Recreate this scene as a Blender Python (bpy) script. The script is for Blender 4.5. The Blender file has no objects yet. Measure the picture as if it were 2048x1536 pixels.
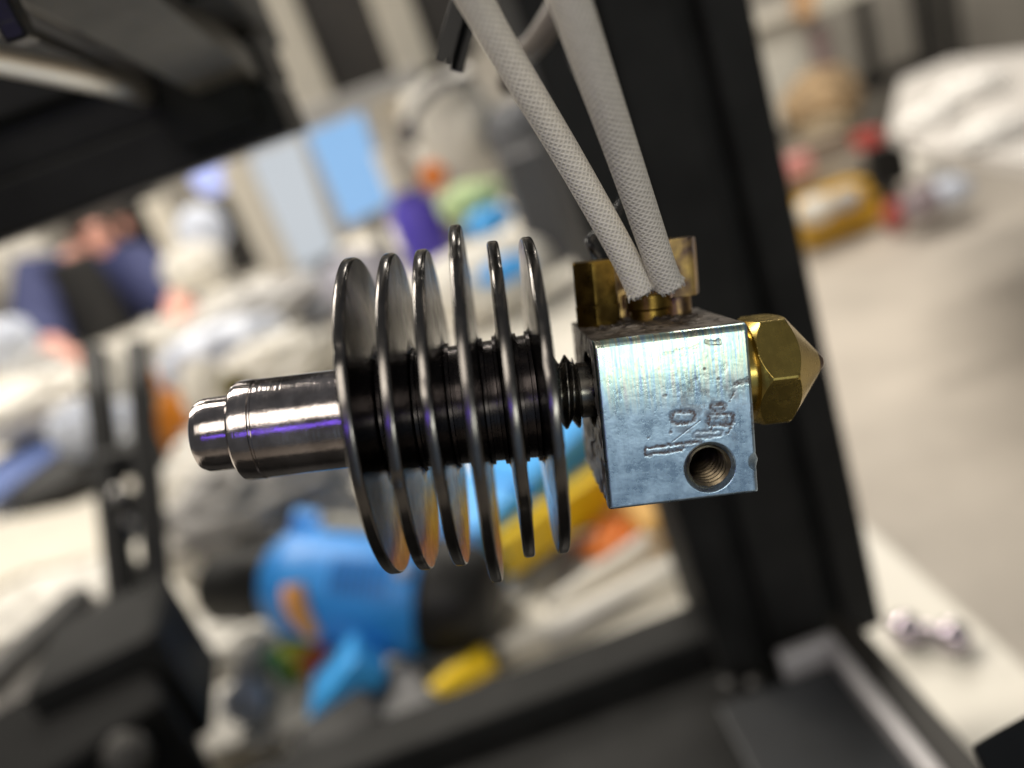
import bpy, math, random
import numpy as np
from mathutils import Vector, Matrix, noise
random.seed(7)
SC = bpy.context.scene
COL = SC.collection

# ------------------------------------------------------------------ camera
FPX = 1550.0                                   # focal length in photograph pixels (2048 wide)
PITCH, ROLL = math.radians(20.0), math.radians(20.5)
CAM = Vector((0, 0, 1.2))
FWD = Vector((0, math.cos(PITCH), -math.sin(PITCH)))
_r0, _u0 = Vector((1, 0, 0)), Vector((0, math.sin(PITCH), math.cos(PITCH)))
RGT = math.cos(ROLL) * _r0 - math.sin(ROLL) * _u0
UPV = math.sin(ROLL) * _r0 + math.cos(ROLL) * _u0
CM = Matrix((RGT, UPV, -FWD)).transposed()
cd = bpy.data.cameras.new('camera')
cam = bpy.data.objects.new('camera', cd); COL.objects.link(cam)
cam.matrix_world = Matrix.Translation(CAM) @ CM.to_4x4()
cd.sensor_width = 36.0; cd.lens = FPX / 2048 * 36.0
cd.clip_start = 0.005; cd.clip_end = 60
cd.dof.use_dof = True; cd.dof.focus_distance = 0.0585; cd.dof.aperture_fstop = 13.2
SC.camera = cam
SC.view_settings.view_transform = 'Standard'; SC.view_settings.look = 'None'
SC.view_settings.gamma = 1; SC.view_settings.exposure = 0.0
SC.cycles.use_denoising = True
SC.cycles.max_bounces = 8
SC.cycles.caustics_reflective = False; SC.cycles.caustics_refractive = False

# ------------------------------------------------------------------ light
wd = bpy.data.worlds.new('World'); SC.world = wd; wd.use_nodes = True
bg = wd.node_tree.nodes['Background']; bg.inputs[0].default_value = (0.95, 0.97, 1.0, 1); bg.inputs[1].default_value = 0.10
HOT = CAM + 0.064 * FWD                        # where the hot end hangs

def area(name, loc, target, sx, sy, power, col, spread=180):
    l = bpy.data.lights.new(name, 'AREA'); l.shape = 'RECTANGLE'; l.size = sx; l.size_y = sy
    l.energy = power; l.color = col; l.spread = math.radians(spread)
    o = bpy.data.objects.new(name, l); COL.objects.link(o); o.location = loc
    d = (Vector(target) - Vector(loc)).normalized()
    o.rotation_euler = d.to_track_quat('-Z', 'Y').to_euler()
    return o
# ceiling luminaires of the workshop, then an added frontal fill
area('ceiling_light_a', (-0.9, 1.1, 2.75), (-0.9, 1.1, 0), 1.2, 0.30, 50, (1.0, 0.93, 0.82))
area('ceiling_light_b', (0.9, 2.4, 2.75), (0.9, 2.4, 0), 1.2, 0.30, 48, (1.0, 0.93, 0.82))
area('ceiling_light_c', (-1.2, 3.2, 2.75), (-1.2, 3.2, 0), 1.2, 0.30, 44, (1.0, 0.93, 0.82))
area('ceiling_light_d', (1.9, 3.6, 2.75), (1.9, 3.6, 0), 1.2, 0.30, 38, (1.0, 0.93, 0.82))
area('front_fill_light', (-0.6, -1.35, 2.75), (-0.3, 0.2, 1.0), 1.6, 0.9, 21, (1.0, 0.92, 0.80))  # fill added behind the camera, mostly for the front of the tool
# behind the photographer, lamps added for metal reflections: bluish, white above it, violet strip
area('blue_face_fill', HOT + 1.3 * Vector((0.11, -0.98, -0.20)), HOT, 0.95, 0.55, 0.31, (0.42, 0.68, 1.0))
area('white_band_fill', HOT + 1.5 * Vector((0.17, -0.95, 0.145)), HOT, 0.52, 0.20, 2.9, (0.97, 1.0, 0.88))
area('violet_streak_fill', HOT + 0.8 * Vector((-0.27, -0.90, 0.30)), HOT, 0.34, 0.030, 0.22, (0.20, 0.08, 1.0))

# ------------------------------------------------------------------ materials
def mat(name, col, rough=0.5, metal=0.0, var=0.0, vscale=40, bump=0.0, bscale=200, col2=None, spec=0.5, emit=None, estr=0, rvar=0.0):
    m = bpy.data.materials.new(name); m.use_nodes = True
    nt = m.node_tree; b = nt.nodes['Principled BSDF']; L = nt.links.new
    b.inputs['Base Color'].default_value = (*col, 1); b.inputs['Roughness'].default_value = rough
    b.inputs['Metallic'].default_value = metal; b.inputs['Specular IOR Level'].default_value = spec
    if emit:
        b.inputs['Emission Color'].default_value = (*emit, 1); b.inputs['Emission Strength'].default_value = estr
    if var or col2 or bump or rvar:
        tc = nt.nodes.new('ShaderNodeTexCoord')
        n = nt.nodes.new('ShaderNodeTexNoise'); n.inputs['Scale'].default_value = vscale
        n.inputs['Detail'].default_value = 6; n.inputs['Roughness'].default_value = 0.62
        L(tc.outputs['Object'], n.inputs['Vector'])
        rp = nt.nodes.new('ShaderNodeValToRGB')
        c2 = col2 if col2 else tuple(max(0, c * (1 - var)) for c in col)
        c1 = col if col2 else tuple(min(1, c * (1 + var)) for c in col)
        rp.color_ramp.elements[0].position = 0.36; rp.color_ramp.elements[1].position = 0.64
        rp.color_ramp.elements[0].color = (*c2, 1); rp.color_ramp.elements[1].color = (*c1, 1)
        L(n.outputs[0], rp.inputs[0])
        if var or col2: L(rp.outputs[0], b.inputs['Base Color'])
        if rvar:
            mr = nt.nodes.new('ShaderNodeMapRange'); mr.inputs[1].default_value = 0.3; mr.inputs[2].default_value = 0.7
            mr.inputs[3].default_value = max(0.02, rough - rvar); mr.inputs[4].default_value = min(1, rough + rvar)
            L(n.outputs[0], mr.inputs[0]); L(mr.outputs[0], b.inputs['Roughness'])
        if bump:
            n2 = nt.nodes.new('ShaderNodeTexNoise'); n2.inputs['Scale'].default_value = bscale; n2.inputs['Detail'].default_value = 5
            L(tc.outputs['Object'], n2.inputs['Vector'])
            bp = nt.nodes.new('ShaderNodeBump'); bp.inputs['Strength'].default_value = bump
            bp.inputs['Distance'].default_value = 0.35 / bscale
            L(n2.outputs[0], bp.inputs['Height']); L(bp.outputs[0], b.inputs['Normal'])
    return m

def turned_metal(name, col, rough, ring_scale, ring_bump, noise_rough=0.15, stain=None, fine=.10):
    """lathe-turned metal: fine rings along the local X axis, uneven gloss"""
    m = mat(name, col, rough, 1.0); nt = m.node_tree; b = nt.nodes['Principled BSDF']; L = nt.links.new
    tc = nt.nodes.new('ShaderNodeTexCoord')
    mp = nt.nodes.new('ShaderNodeMapping'); mp.inputs['Scale'].default_value = (ring_scale, ring_scale * .012, ring_scale * .012)
    L(tc.outputs['Object'], mp.inputs[0])
    n = nt.nodes.new('ShaderNodeTexNoise'); n.inputs['Scale'].default_value = 1; n.inputs['Detail'].default_value = 4
    L(mp.outputs[0], n.inputs['Vector'])
    bp = nt.nodes.new('ShaderNodeBump'); bp.inputs['Strength'].default_value = ring_bump; bp.inputs['Distance'].default_value = 0.00004
    L(n.outputs[0], bp.inputs['Height'])
    n2 = nt.nodes.new('ShaderNodeTexNoise'); n2.inputs['Scale'].default_value = 900; n2.inputs['Detail'].default_value = 7
    n2.inputs['Roughness'].default_value = .7
    L(tc.outputs['Object'], n2.inputs['Vector'])
    bp2 = nt.nodes.new('ShaderNodeBump'); bp2.inputs['Strength'].default_value = fine; bp2.inputs['Distance'].default_value = 0.00006
    L(n2.outputs[0], bp2.inputs['Height']); L(bp.outputs[0], bp2.inputs['Normal']); L(bp2.outputs[0], b.inputs['Normal'])
    mr = nt.nodes.new('ShaderNodeMapRange'); mr.inputs[1].default_value = .3; mr.inputs[2].default_value = .7
    mr.inputs[3].default_value = max(.03, rough - noise_rough); mr.inputs[4].default_value = rough + noise_rough
    L(n2.outputs[0], mr.inputs[0]); L(mr.outputs[0], b.inputs['Roughness'])
    if stain:
        n3 = nt.nodes.new('ShaderNodeTexNoise'); n3.inputs['Scale'].default_value = 420; n3.inputs['Detail'].default_value = 6
        L(tc.outputs['Object'], n3.inputs['Vector'])
        rp = nt.nodes.new('ShaderNodeValToRGB'); rp.color_ramp.elements[0].position = .40; rp.color_ramp.elements[1].position = .62
        rp.color_ramp.elements[0].color = (*stain, 1); rp.color_ramp.elements[1].color = (*col, 1)
        L(n3.outputs[0], rp.inputs[0]); L(rp.outputs[0], b.inputs['Base Color'])
    return m

CHROME = turned_metal('polished_steel', (.58, .53, .525), .14, 5000, .4, .08, stain=(.40, .36, .35), fine=.40)
FINMET = turned_metal('dark_turned_steel', (.18, .17, .162), .21, 3000, .0, .05, stain=(.15, .14, .134), fine=.03)
COREMET = turned_metal('core_steel', (.06, .052, .052), .25, 5000, .30, .08)
BREAKMET = turned_metal('heat_break_steel', (.20, .19, .17), .28, 5000, .2, .1, stain=(.10, .09, .08))
BRASS = turned_metal('brass', (.56, .42, .12), .26, 4200, .15, .04, stain=(.51, .375, .105), fine=.03)
BRASS_OLD = turned_metal('tarnished_brass', (.34, .22, .05), .34, 1500, .3, .12, stain=(.12, .075, .02))
BRASS_BURNT = turned_metal('burnt_brass', (.60, .40, .14), .36, 1200, .35, .12, stain=(.13, .085, .075))
THREADMET = turned_metal('threaded_bore', (.26, .21, .14), .35, 3000, .2, .1, stain=(.05, .04, .03))

def block_material():
    m = mat('zinc_plated_block', (.7, .74, .78), .3, 1.0); nt = m.node_tree; b = nt.nodes['Principled BSDF']; L = nt.links.new
    N = nt.nodes.new
    tc = N('ShaderNodeTexCoord')
    sep = N('ShaderNodeSeparateXYZ'); L(tc.outputs['Object'], sep.inputs[0])
    # vertical milling streaks
    mp = N('ShaderNodeMapping'); mp.inputs['Scale'].default_value = (5200, 300, 150); L(tc.outputs['Object'], mp.inputs[0])
    st = N('ShaderNodeTexNoise'); st.inputs['Scale'].default_value = 1; st.inputs['Detail'].default_value = 3; L(mp.outputs[0], st.inputs['Vector'])
    mp2 = N('ShaderNodeMapping'); mp2.inputs['Scale'].default_value = (4200, 300, 190); L(tc.outputs['Object'], mp2.inputs[0])
    hue = N('ShaderNodeTexNoise'); hue.inputs['Scale'].default_value = 1; hue.inputs['Detail'].default_value = 5; L(mp2.outputs[0], hue.inputs['Vector'])
    rp = N('ShaderNodeValToRGB'); e = rp.color_ramp.elements
    e[0].position = .33; e[0].color = (.34, .44, .80, 1); e[1].position = .67; e[1].color = (.92, .70, .52, 1)
    for p, c in ((.42, (.46, .78, .84, 1)), (.49, (.62, .86, .60, 1)), (.56, (.95, .95, .52, 1))):
        x = e.new(p); x.color = c
    L(hue.outputs[0], rp.inputs[0])
    # passivated film is iridescent towards the hot upper edge (z in metres, block 0..13 mm)
    mk = N('ShaderNodeMapRange'); mk.inputs[1].default_value = .0070; mk.inputs[2].default_value = .0105; L(sep.outputs[2], mk.inputs[0])
    mx = N('ShaderNodeMix'); mx.data_type = 'RGBA'; mx.inputs[6].default_value = (.52, .69, .86, 1)
    mm = N('ShaderNodeMath'); mm.operation = 'MULTIPLY'; mm.inputs[1].default_value = .62; L(mk.outputs[0], mm.inputs[0])
    L(mm.outputs[0], mx.inputs[0]); L(rp.outputs[0], mx.inputs[7])
    # cloudy wear
    cl = N('ShaderNodeTexNoise'); cl.inputs['Scale'].default_value = 520; cl.inputs['Detail'].default_value = 9; cl.inputs['Roughness'].default_value = .7
    L(tc.outputs['Object'], cl.inputs['Vector'])
    cr = N('ShaderNodeValToRGB'); cr.color_ramp.elements[0].position = .38; cr.color_ramp.elements[1].position = .6
    cr.color_ramp.elements[0].color = (.62, .62, .62, 1); cr.color_ramp.elements[1].color = (1, 1, 1, 1)
    L(cl.outputs[0], cr.inputs[0])
    ml = N('ShaderNodeMix'); ml.data_type = 'RGBA'; ml.blend_type = 'MULTIPLY'; ml.inputs[0].default_value = .75
    L(mx.outputs[2], ml.inputs[6]); L(cr.outputs[0], ml.inputs[7])
    # burnt filament residue sits in the stamped marks
    at = N('ShaderNodeAttribute'); at.attribute_name = 'residue'
    rs = N('ShaderNodeMix'); rs.data_type = 'RGBA'; rs.inputs[7].default_value = (.13, .10, .10, 1)
    L(at.outputs['Fac'], rs.inputs[0]); L(ml.outputs[2], rs.inputs[6]); L(rs.outputs[2], b.inputs['Base Color'])
    mt = N('ShaderNodeMapRange'); mt.inputs[3].default_value = 1; mt.inputs[4].default_value = .6; L(at.outputs['Fac'], mt.inputs[0]); L(mt.outputs[0], b.inputs['Metallic'])
    ro = N('ShaderNodeMapRange'); ro.inputs[1].default_value = .3; ro.inputs[2].default_value = .7; ro.inputs[3].default_value = .20; ro.inputs[4].default_value = .40
    L(cl.outputs[0], ro.inputs[0]); L(ro.outputs[0], b.inputs['Roughness'])
    bp = N('ShaderNodeBump'); bp.inputs['Strength'].default_value = .35; bp.inputs['Distance'].default_value = .00003; L(st.outputs[0], bp.inputs['Height'])
    bp2 = N('ShaderNodeBump'); bp2.inputs['Strength'].default_value = .32; bp2.inputs['Distance'].default_value = .00012; L(cl.outputs[0], bp2.inputs['Height'])
    L(bp.outputs[0], bp2.inputs['Normal']); L(bp2.outputs[0], b.inputs['Normal'])
    return m
BLOCK = block_material()
BLOCKTOP = mat('grimy_block_top', (.22, .19, .165), .5, .7, vscale=700, col2=(.035, .027, .02), bump=.6, bscale=1500)
BLOCKSIDE = mat('scuffed_block_side', (.66, .64, .60), .45, .5, vscale=600, col2=(.28, .25, .21), bump=.5, bscale=1600)

def braid_material():
    m = mat('braided_glass_sleeve', (.60, .585, .54), .7); nt = m.node_tree; b = nt.nodes['Principled BSDF']; L = nt.links.new; N = nt.nodes.new
    uv = N('ShaderNodeUVMap'); uv.uv_map = 'UVMap'
    sep = N('ShaderNodeSeparateXYZ'); L(uv.outputs[0], sep.inputs[0])
    def strand(sgn):
        a = N('ShaderNodeMath'); a.operation = 'MULTIPLY'; a.inputs[1].default_value = 14.0; L(sep.outputs[0], a.inputs[0])
        v = N('ShaderNodeMath'); v.operation = 'MULTIPLY'; v.inputs[1].default_value = sgn * 2050.0; L(sep.outputs[1], v.inputs[0])
        s = N('ShaderNodeMath'); s.operation = 'ADD'; L(a.outputs[0], s.inputs[0]); L(v.outputs[0], s.inputs[1])
        k = N('ShaderNodeMath'); k.operation = 'MULTIPLY'; k.inputs[1].default_value = 2 * math.pi; L(s.outputs[0], k.inputs[0])
        w = N('ShaderNodeMath'); w.operation = 'SINE'; L(k.outputs[0], w.inputs[0])
        return w
    w1, w2 = strand(1), strand(-1)
    mx = N('ShaderNodeMath'); mx.operation = 'MAXIMUM'; L(w1.outputs[0], mx.inputs[0]); L(w2.outputs[0], mx.inputs[1])
    tc = N('ShaderNodeTexCoord'); n = N('ShaderNodeTexNoise'); n.inputs['Scale'].default_value = 1800; n.inputs['Detail'].default_value = 4
    L(tc.outputs['Object'], n.inputs['Vector'])
    ad = N('ShaderNodeMath'); ad.operation = 'MULTIPLY_ADD'; ad.inputs[1].default_value = 1.6; L(n.outputs[0], ad.inputs[0]); L(mx.outputs[0], ad.inputs[2])
    rp = N('ShaderNodeValToRGB'); rp.color_ramp.elements[0].position = .3; rp.color_ramp.elements[1].position = 1.0
    rp.color_ramp.elements[0].color = (.62, .585, .52, 1); rp.color_ramp.elements[1].color = (.86, .82, .74, 1)
    mr = N('ShaderNodeMapRange'); mr.inputs[1].default_value = -.2; mr.inputs[2].default_value = 2.0; L(ad.outputs[0], mr.inputs[0]); L(mr.outputs[0], rp.inputs[0])
    L(rp.outputs[0], b.inputs['Base Color'])
    bp = N('ShaderNodeBump'); bp.inputs['Strength'].default_value = .5; bp.inputs['Distance'].default_value = .00005; L(ad.outputs[0], bp.inputs['Height']); L(bp.outputs[0], b.inputs['Normal'])
    return m
BRAID = braid_material()
FIBRE = mat('glass_fibre', (.62, .60, .55), .5)
BLACKWIRE = mat('black_wire', (.012, .012, .013), .25, var=.2)
BLACKPLASTIC = mat('black_plastic', (.006, .006, .0065), .3, var=.3, vscale=60, spec=.2)
BLACKFRAME = mat('black_anodised', (.014, .014, .0136), .55, var=.35, vscale=30, spec=.14)
GREYFRAME = mat('dark_grey_plate', (.034, .032, .030), .5, var=.2, vscale=25)
STEELROD = mat('bright_rod', (.75, .72, .66), .35, .9)
RAIL = mat('rail_steel', (.30, .29, .28), .4, .8)

# ------------------------------------------------------------------ mesh helpers
class MB:
    def __init__(s): s.v = []; s.f = []; s.sm = []; s.uv = None
    def add(s, vs, fs, smooth=False):
        o = len(s.v); s.v += [tuple(v) for v in vs]; s.f += [tuple(i + o for i in f) for f in fs]; s.sm += [smooth] * len(fs)
    def box(s, lo, hi, mtx=None):
        x0, y0, z0 = lo; x1, y1, z1 = hi
        vs = [Vector(p) for p in ((x0, y0, z0), (x1, y0, z0), (x1, y1, z0), (x0, y1, z0), (x0, y0, z1), (x1, y0, z1), (x1, y1, z1), (x0, y1, z1))]
        if mtx is not None: vs = [mtx @ v for v in vs]
        s.add(vs, [(0, 3, 2, 1), (4, 5, 6, 7), (0, 1, 5, 4), (1, 2, 6, 5), (2, 3, 7, 6), (3, 0, 4, 7)])
    def grid(s, P, closed_u=False, smooth=True, flip=False):
        """P: array nu x nv x 3; closed_u wraps the first index"""
        nu, nv = P.shape[:2]; o = len(s.v)
        s.v += [tuple(p) for p in P.reshape(-1, 3).tolist()]
        for i in range(nu if closed_u else nu - 1):
            a = i * nv + o; b = ((i + 1) % nu) * nv + o
            for j in range(nv - 1):
                q = (a + j, b + j, b + j + 1, a + j + 1)
                s.f.append(q[::-1] if flip else q); s.sm.append(smooth)
    def lathe(s, prof, n=64, frame=None, smooth=True):
        """prof [(x, r)] round local X; frame: 4x4"""
        th = np.linspace(0, 2 * np.pi, n, endpoint=False)
        pr = np.array(prof, float)
        P = np.stack([np.broadcast_to(pr[:, 0], (n, len(pr))), np.outer(np.cos(th), pr[:, 1]), np.outer(np.sin(th), pr[:, 1])], 2)
        if frame is not None:
            A = np.array(frame); P = P @ A[:3, :3].T + A[:3, 3]
        s.grid(P, True, smooth)
    def build(s, name, material, parent=None, auto=None, bevel=0):
        me = bpy.data.meshes.new(name); me.from_pydata(s.v, [], s.f); me.update()
        me.polygons.foreach_set('use_smooth', s.sm)
        for m in (material if isinstance(material, (list, tuple)) else [material]): me.materials.append(m)
        if auto is not None:
            me.polygons.foreach_set('use_smooth', [True] * len(me.polygons)); me.set_sharp_from_angle(angle=math.radians(auto))
        o = bpy.data.objects.new(name, me); COL.objects.link(o)
        if parent is not None: o.parent = parent
        if bevel:
            b = o.modifiers.new('bevel', 'BEVEL'); b.width = bevel; b.segments = 2; b.limit_method = 'ANGLE'
        return o

def tag(o, label, cat, group=None, kind=None):
    o['label'] = label; o['category'] = cat
    if group: o['group'] = group
    if kind: o['kind'] = kind
    return o
def empty(name, loc=(0, 0, 0), label=None, cat=None, group=None):
    o = bpy.data.objects.new(name, None); COL.objects.link(o); o.location = loc; o.empty_display_size = .01
    if label: tag(o, label, cat, group)
    return o
def frame_x(p0, p1, up=(0, 0, 1)):
    p0, p1 = Vector(p0), Vector(p1); x = (p1 - p0).normalized(); u = Vector(up)
    if abs(x.dot(u)) > .98: u = Vector((0, 1, 0))
    y = u.cross(x).normalized(); z = x.cross(y)
    m = Matrix((x, y, z)).transposed().to_4x4(); m.translation = p0
    return m, (p1 - p0).length
def ray(px, py): return FWD + (px - 1024) / FPX * RGT - (py - 768) / FPX * UPV
def at(px, py, depth): return CAM + depth * ray(px, py)
def on(px, py, z):
    d = ray(px, py); return CAM + (z - CAM.z) / d.z * d
def depth_of(p): return (Vector(p) - CAM).dot(FWD)
def beam_mb(mb, p0, p1, w, h, up=(0, 0, 1)):
    m, L = frame_x(p0, p1, up); mb.box((0, -w / 2, -h / 2), (L, w / 2, h / 2), m)
def tube(mb, pts, r, n=16, res=8, uv=False, cap=True):
    """smooth tube through points; r a number or list"""
    pts = [Vector(p) for p in pts]; rs = r if isinstance(r, (list, tuple)) else [r] * len(pts)
    C, R = [], []
    for i in range(len(pts) - 1):
        a, b, c, d = pts[max(i - 1, 0)], pts[i], pts[i + 1], pts[min(i + 2, len(pts) - 1)]
        for k in range(res):
            t = k / res
            C.append(.5 * ((2 * b) + (c - a) * t + (2 * a - 5 * b + 4 * c - d) * t * t + (3 * b - a - 3 * c + d) * t ** 3)); R.append(rs[i] * (1 - t) + rs[i + 1] * t)
    C.append(pts[-1]); R.append(rs[-1])
    T = [(C[min(i + 1, len(C) - 1)] - C[max(i - 1, 0)]).normalized() for i in range(len(C))]
    nrm = T[0].orthogonal().normalized(); rows = []; arc = [0.0]
    for i in range(len(C)):
        nrm = (nrm - nrm.dot(T[i]) * T[i]).normalized(); bi = T[i].cross(nrm)
        rows.append([C[i] + R[i] * (math.cos(2 * math.pi * k / n) * nrm + math.sin(2 * math.pi * k / n) * bi) for k in range(n)])
        if i: arc.append(arc[-1] + (C[i] - C[i - 1]).length)
    o = len(mb.v)
    for rw in rows: mb.v += [tuple(p) for p in rw]
    uvs = []
    for i in range(len(rows) - 1):
        for k in range(n):
            k2 = (k + 1) % n
            mb.f.append((o + i * n + k, o + i * n + k2, o + (i + 1) * n + k2, o + (i + 1) * n + k)); mb.sm.append(True)
            uvs += [(k / n, arc[i]), ((k + 1) / n, arc[i]), ((k + 1) / n, arc[i + 1]), (k / n, arc[i + 1])]
    if cap:
        mb.f.append(tuple(o + k for k in range(n))[::-1]); mb.sm.append(False)
        mb.f.append(tuple(o + (len(rows) - 1) * n + k for k in range(n))); mb.sm.append(False)
        uvs += [(0, 0)] * (2 * n)
    if uv: mb.uv = uvs
    return C, T
def set_uv(o, uvs):
    l = o.data.uv_layers.new(name='UVMap'); l.data.foreach_set('uv', [c for p in uvs for c in p])
def upright(px, py, depth, rotz=0.0):
    m = Matrix.Rotation(rotz, 4, 'Z'); m.translation = at(px, py, depth); return m
def crumple(mb, c, rad, seed, amp=.25, freq=2.2, sub=28, rotz=0):
    if amp >= .15: amp, freq, sub = amp * 1.25, freq * 1.1, 34
    """a crumpled bag or rag: sphere pushed about by ridged noise"""
    nu, nv = sub * 2, sub; P = np.zeros((nu, nv, 3)); R = Matrix.Rotation(rotz, 3, 'Z'); off = Vector((seed * 3.1, seed * 1.7, seed))
    for i in range(nu):
        for j in range(nv):
            a, b = 2 * math.pi * i / nu, math.pi * (j + .02) / (nv - 1 + .04)
            d = Vector((math.sin(b) * math.cos(a), math.sin(b) * math.sin(a), math.cos(b)))
            k = 1 + amp * (1 - 2 * abs(noise.noise(d * freq + off))) - amp * .4 + amp * .5 * noise.noise(d * freq * 2.7 + off)
            q = R @ Vector((d.x * rad[0] * k, d.y * rad[1] * k, d.z * rad[2] * k)); P[i, j] = Vector(c) + q
    mb.grid(P, True, True)

# ------------------------------------------------------------------ setting
def poly_prism(mb, pts, z0, z1):
    n = len(pts); vs = [(p[0], p[1], z0) for p in pts] + [(p[0], p[1], z1) for p in pts]
    mb.add(vs, [tuple(range(n))[::-1], tuple(range(n, 2 * n))] + [(i, (i + 1) % n, n + (i + 1) % n, n + i) for i in range(n)])
FLOORM = mat('floor_vinyl', (.50, .455, .40), .55, var=.10, vscale=3, bump=.1, bscale=80)
WALLM = mat('wall_paint', (.46, .43, .38), .8, var=.05, vscale=2)
mb = MB(); mb.add([(-6, -3, 0), (7, -3, 0), (7, 7, 0), (-6, 7, 0)], [(0, 1, 2, 3)])
fl = mb.build('floor', FLOORM); fl['kind'] = 'structure'
mb = MB(); mb.box((-6, 5.6, .0), (7, 5.7, 2.9)); wl = mb.build('wall', WALLM); wl['kind'] = 'structure'

# white workbench: its right edge runs away from the camera at x = 0.158
BZ = .92
BENCHM = mat('bench_laminate', (.70, .665, .59), .45, var=.05, vscale=6)
LEGM = mat('bench_leg', (.25, .25, .25), .5, .3)
bench = empty('workbench', (-1.2, 1.2, 0), 'long cream laminate workbench under the printer and the clutter', 'workbench')
def bch(mb, name, m, parent, bevel=0):
    o = mb.build(name, m, parent, bevel=bevel); o.matrix_parent_inverse = Matrix.Translation(-parent.location); return o
mb = MB(); mb.box((-2.9, -.15, BZ - .035), (.158, 2.62, BZ)); bch(mb, 'tabletop', BENCHM, bench, .003)
for x in (-2.8, -1.4, .08):
    for y in (-.05, 2.5):
        mb = MB(); mb.box((x - .03, y - .03, 0), (x + .03, y + .03, BZ - .035)); bch(mb, 'leg', LEGM, bench)
mb = MB(); mb.box((-2.8, 2.47, BZ - .12), (.05, 2.50, BZ - .035)); bch(mb, 'apron', LEGM, bench)

# ------------------------------------------------------------------ hot end (millimetres in its own frame: x along the axis, y away, z up)
MM = .001
def _rot(x, y, z): return (Matrix.Rotation(z, 3, 'Z') @ Matrix.Rotation(y, 3, 'Y') @ Matrix.Rotation(x, 3, 'X'))
_B = Matrix(((1, 0, 0), (0, 0, 1), (0, 1, 0)))
_M = _rot(-0.18, -0.013, 0.119) @ _B
_T = Vector((7.427, -9.61, 58.898)) * MM
_W = Matrix((RGT, UPV, FWD)).transposed()                 # camera frame -> world
HM = (_W @ _M).to_4x4(); HM.translation = CAM + _W @ _T
YA, ZA = 5.35, 8.45
def hloc(x, y, z): return HM @ Vector((x * MM, y * MM, z * MM))
hot = empty('hot_end', label='finned metal printer hot end with heater block and brass nozzle, hanging sideways', cat='hot end')
hot.matrix_world = HM
AXF = Matrix.Translation((0, YA * MM, ZA * MM)) @ Matrix.Scale(MM, 4)

# --- heat sink: core, shank and six fins
core_prof = [(-18.6, 4.1)]
FX = [-17.14, -14.47, -11.85, -9.13, -6.44, -3.81]
for i, x in enumerate(FX):
    rc = 4.85 + .09 * i
    core_prof += [(x - .62, rc), (x - .60, rc + .18), (x + .60, rc + .18), (x + .62, rc)]
    if i < 5:
        nx = FX[i + 1]; core_prof += [(x + .95, rc), (x + 1.0, rc - .28), (nx - 1.0, rc - .25), (nx - .95, rc + .05)]
core_prof += [(-3.1, 4.4), (-3.05, 3.4), (-3.0, 0)]
mb = MB(); mb.lathe(core_prof, 96, AXF); sink = mb.build('heat_sink', COREMET, hot, auto=30)
sh = [(-18.0, 3.98), (-26.2, 3.99), (-26.3, 3.92), (-26.42, 3.92), (-26.5, 4.02), (-27.7, 4.02), (-28.0, 3.95), (-28.22, 3.7), (-28.3, 2.98)]
def turned(prof, n, name, material, parent, wob=0.0, auto=32):
    m = MB(); m.lathe(prof, n, AXF)
    if wob:
        vs = np.array(m.v)
        for k in range(len(vs)):
            p = Vector(vs[k]) * 1000; d = noise.noise(p * .13) * .5 + noise.noise(p * .25) * .3
            rr = math.hypot(p.y - YA, p.z - ZA)
            if rr > 3: vs[k, 0] += d * wob * MM * (rr / 12)
        m.v = [tuple(v) for v in vs]
    return m.build(name, material, parent, auto=auto)
turned(sh[::-1], 128, 'shank', CHROME, sink)
tp = [(-28.2, 2.96), (-30.2, 2.97), (-30.9, 2.93), (-31.35, 2.72), (-31.55, 2.35), (-31.6, 2.0), (-31.3, 1.85), (-27, 1.8)]
turned(tp[::-1], 128, 'threaded_tip', CHROME, sink)
for i, x in enumerate(FX):
    R = 14.17 if i == 3 else 12.61
    t, t2 = .44, .58
    rc = 4.95 + .09 * i
    n0 = 10
    prof = [(x - t2 - .1, rc)] + [(x - t2, rc + .25)]
    prof += [(x - t2 + (t2 - t) * k / n0, rc + .25 + (R - .22 - rc - .25) * k / n0) for k in range(1, n0 + 1)]
    prof += [(x - t, R - .2), (x - t + .05, R - .09), (x - t + .14, R - .025), (x - t + .24, R), (x + t - .24, R), (x + t - .14, R - .025), (x + t - .05, R - .09), (x + t, R - .2)]
    prof += [(x + t + (t2 - t) * k / n0, R - .22 - (R - .22 - rc - .25) * k / n0) for k in range(0, n0 + 1)]
    prof += [(x + t2 + .1, rc)]
    f = turned(prof, 200, 'fin', FINMET, sink, wob=.10)
    # nicks in the rim, and the first fin is slightly bent
    me = f.data; co = np.empty(len(me.vertices) * 3); me.vertices.foreach_get('co', co); co = co.reshape(-1, 3)
    dy, dz = co[:, 1] / MM - YA, co[:, 2] / MM - ZA; rr = np.hypot(dy, dz); th = np.arctan2(dz, dy)
    rnd = random.Random(i)
    dr = np.zeros(len(co)); ds = np.zeros(len(co))
    for _ in range(7):
        a = rnd.uniform(-math.pi, math.pi); w = rnd.uniform(.012, .035); q = np.exp(-((np.angle(np.exp(1j * (th - a)))) / w) ** 2) * (rr > R - .5)
        dr -= q * rnd.uniform(.02, .09); ds += q * rnd.uniform(-.08, .08)
    k = (rr + dr) / np.maximum(rr, 1e-6)
    co[:, 1] = (YA + dy * k) * MM; co[:, 2] = (ZA + dz * k) * MM; co[:, 0] += ds * MM
    if i == 0: co[:, 0] += -np.clip(dz, -20, 20) * .028 * MM * (rr / R)
    if i == 2: co[:, 0] += -np.clip(dz, -20, 20) * .008 * MM
    me.vertices.foreach_set('co', co.ravel()); me.update()

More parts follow.
